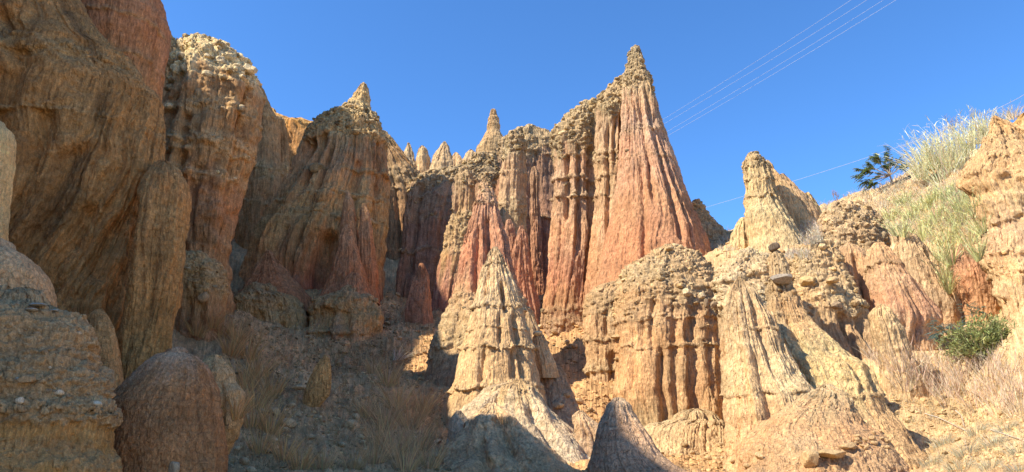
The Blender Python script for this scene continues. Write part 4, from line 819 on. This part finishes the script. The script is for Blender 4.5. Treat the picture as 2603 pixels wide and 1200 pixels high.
# short dry grass of the skyline slope (one mass)
P = []
def carpet(n, ur, vr, hpx, col, names=('ground',), wid=1.2, lean=0.0, droop=.5, test=None):
    b = []
    ux = rng.uniform(*ur, n); vx = rng.uniform(*vr, n)
    for u, v_ in zip(ux, vx):
        if test and not test(u, v_): continue
        loc, nor, ob = hit(u, v_)
        if ob is not None and ob.name.startswith(names): b.append(tuple(loc))
    if not b: return None
    b = np.repeat(np.array(b), 7, 0); n = len(b); m = b[:, 1]/F
    b = b+rng.normal(0, 1, (n, 3))*np.array([3, 3, .3])*m[:, None]
    a = rng.uniform(0, 6.28, n); t = np.abs(rng.normal(0, .45, n))
    d = np.stack([np.cos(a)*np.sin(t)+lean, np.sin(a)*np.sin(t), np.cos(t)], -1)
    bend = np.stack([np.cos(a)*droop*.5, np.sin(a)*droop*.5, -droop*rng.uniform(0, 1, n)], -1)
    return blades_np(b, d, m*hpx*rng.uniform(.4, 1.2, n), wid*m, bend, vary(col, n), seg=3)
parts_ = [carpet(2600, (2030,2480), (420,620), 20, (0.62,0.54,0.38)), carpet(150, (1820,1900), (545,640), 20, (0.62,0.54,0.38)), carpet(500, (2000,2110), (570,660), 22, (.62,.55,.42), names=('ground','earth','rock'), test=lambda u, v: abs(u-2060) < 26 and v < 625 or (u < 2060 and abs(v-655) < 14))]
V, Fq, T = join([p for p in parts_ if p]); o = mesh_np('dry_grass', V, [Fq], DRY, T, smooth=False)
tag(o, 'short bleached grass covering the skyline slope on the right', 'grass', kind='stuff')
# dead pinkish brush
for i, (u, v_, h_, w_) in enumerate([(2240,925,70,60),(2290,940,80,90),(2340,960,90,100),(2395,955,95,100),(2450,950,90,100),(2510,960,95,100),(2565,965,100,100),(2300,985,80,90),(2360,1010,85,100),(2420,1015,90,100),(2480,1030,90,110),(2545,1040,95,110),(2595,1050,95,90),(2600,1000,95,90),(2440,985,80,90),(2530,1000,80,90),(2380,980,80,90)]):
    tuft(u, v_, h_, w_, 42, PINKG, 'dead pinkish-grey brush on the right bank below the green bush', 'dead_brush', 'brush', 'dead brush on the right bank', droop=.22, wid=1.5, mat=TWIG, twigs=4)
for u, v_, h_, w_ in [(2400,1130,45,90),(2460,1150,50,100),(2530,1130,50,100),(2590,1150,55,90),(2370,1180,40,90),(2440,1195,50,100),(2520,1190,50,100),(2590,1199,50,90),(2480,1100,40,80),(2560,1095,40,80)]:
    tuft(u, v_, h_, w_, 120, (.47,.45,.31), 'low grey-green dry grass in the lower right corner', 'grass_tuft', 'grass', 'low grass tufts in the lower right corner', droop=.6, wid=1.1)
tuft(2215, 912, 60, 26, 40, (.55,.47,.38), 'thin pale grass standing in the shadow beside the long yellowish ridge', wid=1.0)
tuft(2072, 605, 22, 44, 90, (.62,.56,.45), 'pale tuft on top of the stony tower', droop=.6, wid=1)
# shaded gully grass
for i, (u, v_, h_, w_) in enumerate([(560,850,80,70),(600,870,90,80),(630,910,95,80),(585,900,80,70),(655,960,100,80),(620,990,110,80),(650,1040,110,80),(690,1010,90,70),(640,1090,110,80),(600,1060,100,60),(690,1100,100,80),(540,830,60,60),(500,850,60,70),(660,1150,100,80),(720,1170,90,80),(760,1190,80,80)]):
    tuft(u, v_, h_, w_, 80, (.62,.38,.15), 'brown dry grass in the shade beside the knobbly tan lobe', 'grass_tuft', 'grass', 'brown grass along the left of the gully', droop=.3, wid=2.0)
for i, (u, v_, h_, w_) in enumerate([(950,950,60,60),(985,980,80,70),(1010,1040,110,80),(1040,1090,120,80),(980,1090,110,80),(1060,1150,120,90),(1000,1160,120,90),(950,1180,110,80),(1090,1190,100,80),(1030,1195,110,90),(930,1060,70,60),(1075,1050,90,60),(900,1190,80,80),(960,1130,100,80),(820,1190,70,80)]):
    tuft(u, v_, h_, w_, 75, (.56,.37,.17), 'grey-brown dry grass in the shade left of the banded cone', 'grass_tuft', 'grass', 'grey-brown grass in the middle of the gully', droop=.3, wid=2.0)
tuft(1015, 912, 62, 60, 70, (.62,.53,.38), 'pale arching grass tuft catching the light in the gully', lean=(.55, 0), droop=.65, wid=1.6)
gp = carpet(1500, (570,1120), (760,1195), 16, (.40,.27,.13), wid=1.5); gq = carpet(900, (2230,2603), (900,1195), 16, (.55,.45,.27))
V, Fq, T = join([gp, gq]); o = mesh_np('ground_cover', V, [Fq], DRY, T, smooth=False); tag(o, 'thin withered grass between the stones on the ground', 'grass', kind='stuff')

# ---- leafy bushes
def tube(pts, r0, r1, n=6):
    pts = np.array(pts, float); k = len(pts); V = []; Fq = []
    for i, p in enumerate(pts):
        t = pts[min(i+1, k-1)]-pts[max(i-1, 0)]; t /= np.linalg.norm(t)+1e-9
        a = np.cross(t, [0.3, .9, .2]); a /= np.linalg.norm(a); b = np.cross(t, a); r = r0+(r1-r0)*i/(k-1)
        for j in range(n): V.append(p+r*(math.cos(6.2832*j/n)*a+math.sin(6.2832*j/n)*b))
    for i in range(k-1):
        for j in range(n): Fq.append([i*n+j, i*n+(j+1) % n, (i+1)*n+(j+1) % n, (i+1)*n+j])
    return np.array(V), np.array(Fq)
def tubes(name, segs, mat, col, parent=None):
    Vs, Fs, off = [], [], 0
    for pts, r0, r1 in segs:
        V, Fq = tube(pts, r0, r1); Vs.append(V); Fs.append(Fq+off); off += len(V)
    V = np.concatenate(Vs)
    return mesh_np(name, V, [np.concatenate(Fs)], mat, np.repeat(np.array(col)[None], len(V), 0), parent=parent)

def fronds(ends, dirs, L_, leaf, col, n_pair=9):
    """pinnate fronds: leaflets in pairs along a drooping rib"""
    P = []; n = len(ends)
    t = np.linspace(.15, 1, n_pair)
    for e, d, l in zip(ends, dirs, L_):
        s_ = np.cross(d, [0, 0, 1]); s_ /= np.linalg.norm(s_)+1e-9
        rib = e+d*l*t[:, None]+np.array([0, 0, -.35])*l*(t**2)[:, None]
        for sg in (-1, 1):
            dd = s_*sg+d*.45+np.array([0, 0, -.25])+rng.normal(0, .12, (n_pair, 3)); dd /= np.linalg.norm(dd, axis=1, keepdims=True)
            P.append((rib, dd, np.full(n_pair, leaf)*(1-.5*t)*rng.uniform(.8, 1.2)))
    b = np.concatenate([p[0] for p in P]); d = np.concatenate([p[1] for p in P]); ll = np.concatenate([p[2] for p in P])
    return blades_np(b, d, ll, ll*.38, np.zeros_like(b)+np.array([0, 0, -.1]), vary(col, len(b), .25), seg=2, tipw=.3)

def bush(u, v_, wpx, hpx, col, label, name, n, leafpx, kind, depth=None, group=None):
    if depth is None:
        loc, nor, ob = hit(u, v_); o3 = np.array(loc)
    else:
        x_, z_ = px(u, v_, depth); o3 = np.array([float(x_), depth, float(z_)])
    m = o3[1]/F; rx, rz = wpx*m/2, hpx*m
    root = bpy.data.objects.new(name, None); COL.objects.link(root); root.location = o3; tag(root, label, 'bush', group)
    ends = []; segs = []
    lobes = [(rng.uniform(-.62, .62)*rx, rng.uniform(.45, 1.05), rng.uniform(.25, .5)) for _ in range(6)]
    for i in range(n):
        c_ = lobes[i % len(lobes)]; a = rng.uniform(0, 6.28); q = rng.uniform(0, 1)**.5*c_[2]*(1+.35*(i % 11 == 0))
        e = np.array([c_[0]+math.cos(a)*rx*q, math.sin(a)*rx*.8*q, c_[1]*rz*(.1+.9*rng.uniform(.0, 1)*math.sqrt(max(0, 1-.55*min(1, q/c_[2])**2)))])
        ends.append(e)
        if i % 4 == 0: segs.append(([[0, 0, -.05], e*np.array([.35, .35, .55]), e], 1.0*m, .35*m))
    tubes('stems', segs, TWIG, (.22,.17,.11), root)
    ends = np.array(ends); d = ends*np.array([1, 1, .6]); d /= np.linalg.norm(d, axis=1, keepdims=True); d += rng.normal(0, .35, d.shape); d /= np.linalg.norm(d, axis=1, keepdims=True)
    if kind == 'frond':
        V, Fq, T = fronds(ends, d, np.full(n, hpx*.32*m)*rng.uniform(.7, 1.2, n), leafpx*m, col)
    else:
        k = np.repeat(np.arange(n), 9); dd = d[k]+rng.normal(0, .7, (len(k), 3)); dd /= np.linalg.norm(dd, axis=1, keepdims=True)
        bb = ends[k]+rng.normal(0, 1, (len(k), 3))*hpx*.06*m
        V, Fq, T = blades_np(bb, dd, np.full(len(k), leafpx*m)*rng.uniform(.6, 1.3, len(k)), np.full(len(k), leafpx*m*.4), np.zeros((len(k), 3)), vary(col, len(k), .3), seg=2, tipw=.3)
    mesh_np('foliage', V, [Fq], LEAF, T, smooth=False, parent=root)
    return root
bush(2496, 912, 190, 130, (.30,.32,.12), 'bright green leafy bush against the stepped cliff at right', 'green_bush', 560, 10, 'leaf')
bush(2420, 868, 130, 70, (.17,.26,.23), 'blue-green feathery shrub left of the bright green bush', 'feathery_shrub', 130, 10, 'frond', depth=13.0)
bush(2470, 800, 60, 40, (.17,.26,.20), 'small blue-green sprig rising behind the feathery shrub', 'feathery_shrub', 34, 8, 'frond', depth=13.6)

# ---- feathery tree on the skyline
D = 23.5; m = D/F
def P3(u, v_, dy=0): 
    x_, z_ = px(u, v_, D); return np.array([float(x_), D+dy, float(z_)])
root = bpy.data.objects.new('feathery_tree', None); COL.objects.link(root); b0 = P3(2268, 476); root.location = b0
tag(root, 'small dark green feathery tree leaning left on the grassy skyline', 'tree')
segs = []; ends = []; dirs = []
tr = [P3(2268,476), P3(2266,458), P3(2262,446)]; segs.append(([p-b0 for p in tr], 2.2*m, 1.8*m))
for (u, v_) in [(2188,440),(2196,420),(2200,455),(2222,452),(2215,425),(2236,392),(2240,402),(2248,388),(2262,396),(2276,404),(2290,402),(2292,420),(2284,430),(2268,420),(2230,460),(2256,424),(2212,405),(2240,440),(2190,432),(2228,412)]:
    dy = rng.uniform(-.5, .5); e = P3(u, v_, dy); mid = (P3(2262,446)*.55+e*.45)+np.array([0, 0, -.02])
    segs.append(([P3(2262,446)-b0, mid-b0, e-b0], 1.3*m, .4*m))
    for k in range(9):
        t = rng.uniform(.4, 1.0); ends.append((mid*(1-t)+e*t)-b0)
        d = (e-mid)/np.linalg.norm(e-mid)+rng.normal(0, .55, 3)+np.array([-.1, 0, -.1]); dirs.append(d/np.linalg.norm(d))
tubes('trunk', segs, TWIG, (.34,.27,.19), root)
V, Fq, T = fronds(np.array(ends), np.array(dirs), np.full(len(ends), 24*m)*rng.uniform(.7, 1.2, len(ends)), 9*m, (.15,.20,.07), 12)
mesh_np('crown', V, [Fq], LEAF, T, smooth=False, parent=root)

def bare(u, v_, h_, w_, lab, depth, n=9, name='bare_shrub'):
    m = depth/F; x_, z_ = px(u, v_, depth); b = np.array([float(x_), depth, float(z_)]); segs = []
    for i in range(n):
        e = np.array([rng.uniform(-.5, .5)*w_*m, rng.uniform(-.3, .3)*w_*m, h_*m*rng.uniform(.6, 1)]); mid = e*.5+rng.normal(0, .05, 3)*h_*m
        segs.append(([[0, 0, 0], mid, e], .8*m, .35*m))
        for k in range(4):
            p = mid+(e-mid)*rng.uniform(0, .8); q = p+np.array([rng.normal()*.14*w_, rng.normal()*.1*w_, abs(rng.normal())*.18*h_])*m; segs.append(([p, (p+q)/2, q], .45*m, .25*m))
    o = tubes(name, segs, TWIG, (0.26,0.18,0.13)); o.location = b; return tag(o, lab, 'shrub')
bare(2425, 335, 50, 60, 'leafless dark shrub sticking out above the pale reeds', 21.3, 7)
bare(2335, 432, 46, 70, 'leafless shrub right of the feathery tree', 22.6, 9)
bare(2128, 516, 40, 24, 'tiny leafless shrub alone on the skyline', 25.5, 5)
bare(2162, 520, 14, 14, 'dark stub of a shrub on the skyline grass', 25.5, 5)

# dead branches on the bank
for (pts_, lab) in [([(2352,1056),(2385,1066),(2420,1082),(2455,1100)], 'longest dead branch lying on the right bank'), ([(2430,1048),(2445,1062),(2452,1090)], 'short dead branch lying near the hollow on the right bank'), ([(2520,1098),(2560,1112),(2600,1124)], 'dead branch at the right edge of the bank')]:
    pp = []
    for u, v_ in pts_:
        loc, nor, ob = hit(u, v_)
        if loc is not None: pp.append(np.array(loc)+np.array([0, 0, .03]))
    if len(pp) > 2:
        o = tubes('dead_branch', [([p-pp[0] for p in pp], .009, .005)], TWIG, (0.45,0.38,0.3)); o.location = pp[0]; tag(o, lab, 'branch')

# ---- power lines
WIRE = bpy.data.materials.new('pale_cable'); WIRE.use_nodes = True
nb = WIRE.node_tree.nodes['Principled BSDF']; nzt = WIRE.node_tree.nodes.new('ShaderNodeTexNoise'); nzt.inputs['Scale'].default_value = 3
rp = WIRE.node_tree.nodes.new('ShaderNodeMapRange'); rp.inputs[3].default_value = .38; rp.inputs[4].default_value = .5
WIRE.node_tree.links.new(nzt.outputs[0], rp.inputs[0]); WIRE.node_tree.links.new(rp.outputs[0], nb.inputs['Base Color']); nb.inputs['Roughness'].default_value = .4
def wire(pl, lab, rad, grp=None):
    pts_ = []
    for u, v_, d in pl:
        x_, z_ = px(u, v_, d); pts_.append(np.array([float(x_), d, float(z_)]))
    pts_ = np.array(pts_); t = np.linspace(0, 1, len(pts_)); tt = np.linspace(0, 1, 40)
    C = np.stack([np.polyval(np.polyfit(t, pts_[:, i], min(2, len(pts_)-1)), tt) for i in range(3)], -1)
    V, Fq = tube(C-C[0], rad, rad, 5)
    o = mesh_np('power_line', V, [Fq], WIRE, None); o.location = C[0]; tag(o, lab, 'power line', grp)
G_ = 'power lines crossing the sky'
for (a, b, lab) in [((1640,331,62),(2175,-8,44),'highest of the four pale power lines in the upper right sky'),((1640,343,62),(2216,-8,44),'second highest of the four pale power lines in the upper right sky'),
                    ((1640,367,62),(2258,-8,44),'third of the four pale power lines in the upper right sky'),((1640,378,62),(2290,-8,44),'lowest of the four parallel power lines in the upper right sky')]:
    mid = ((a[0]+b[0])/2, (a[1]+b[1])/2+4, 51.5); wire([a, mid, b], lab, .0075, G_)
wire([(1700,566,46),(1975,449,38),(2170,413,32),(2300,378,28),(2430,326,25),(2700,186,20)], 'single sagging power line passing behind the blocky spire and over the tree', .007, G_)
wire([(2450,345,26),(2549,302,24),(2620,256,22)], 'short stretch of power line in front of the sky at the right edge', .006, G_)
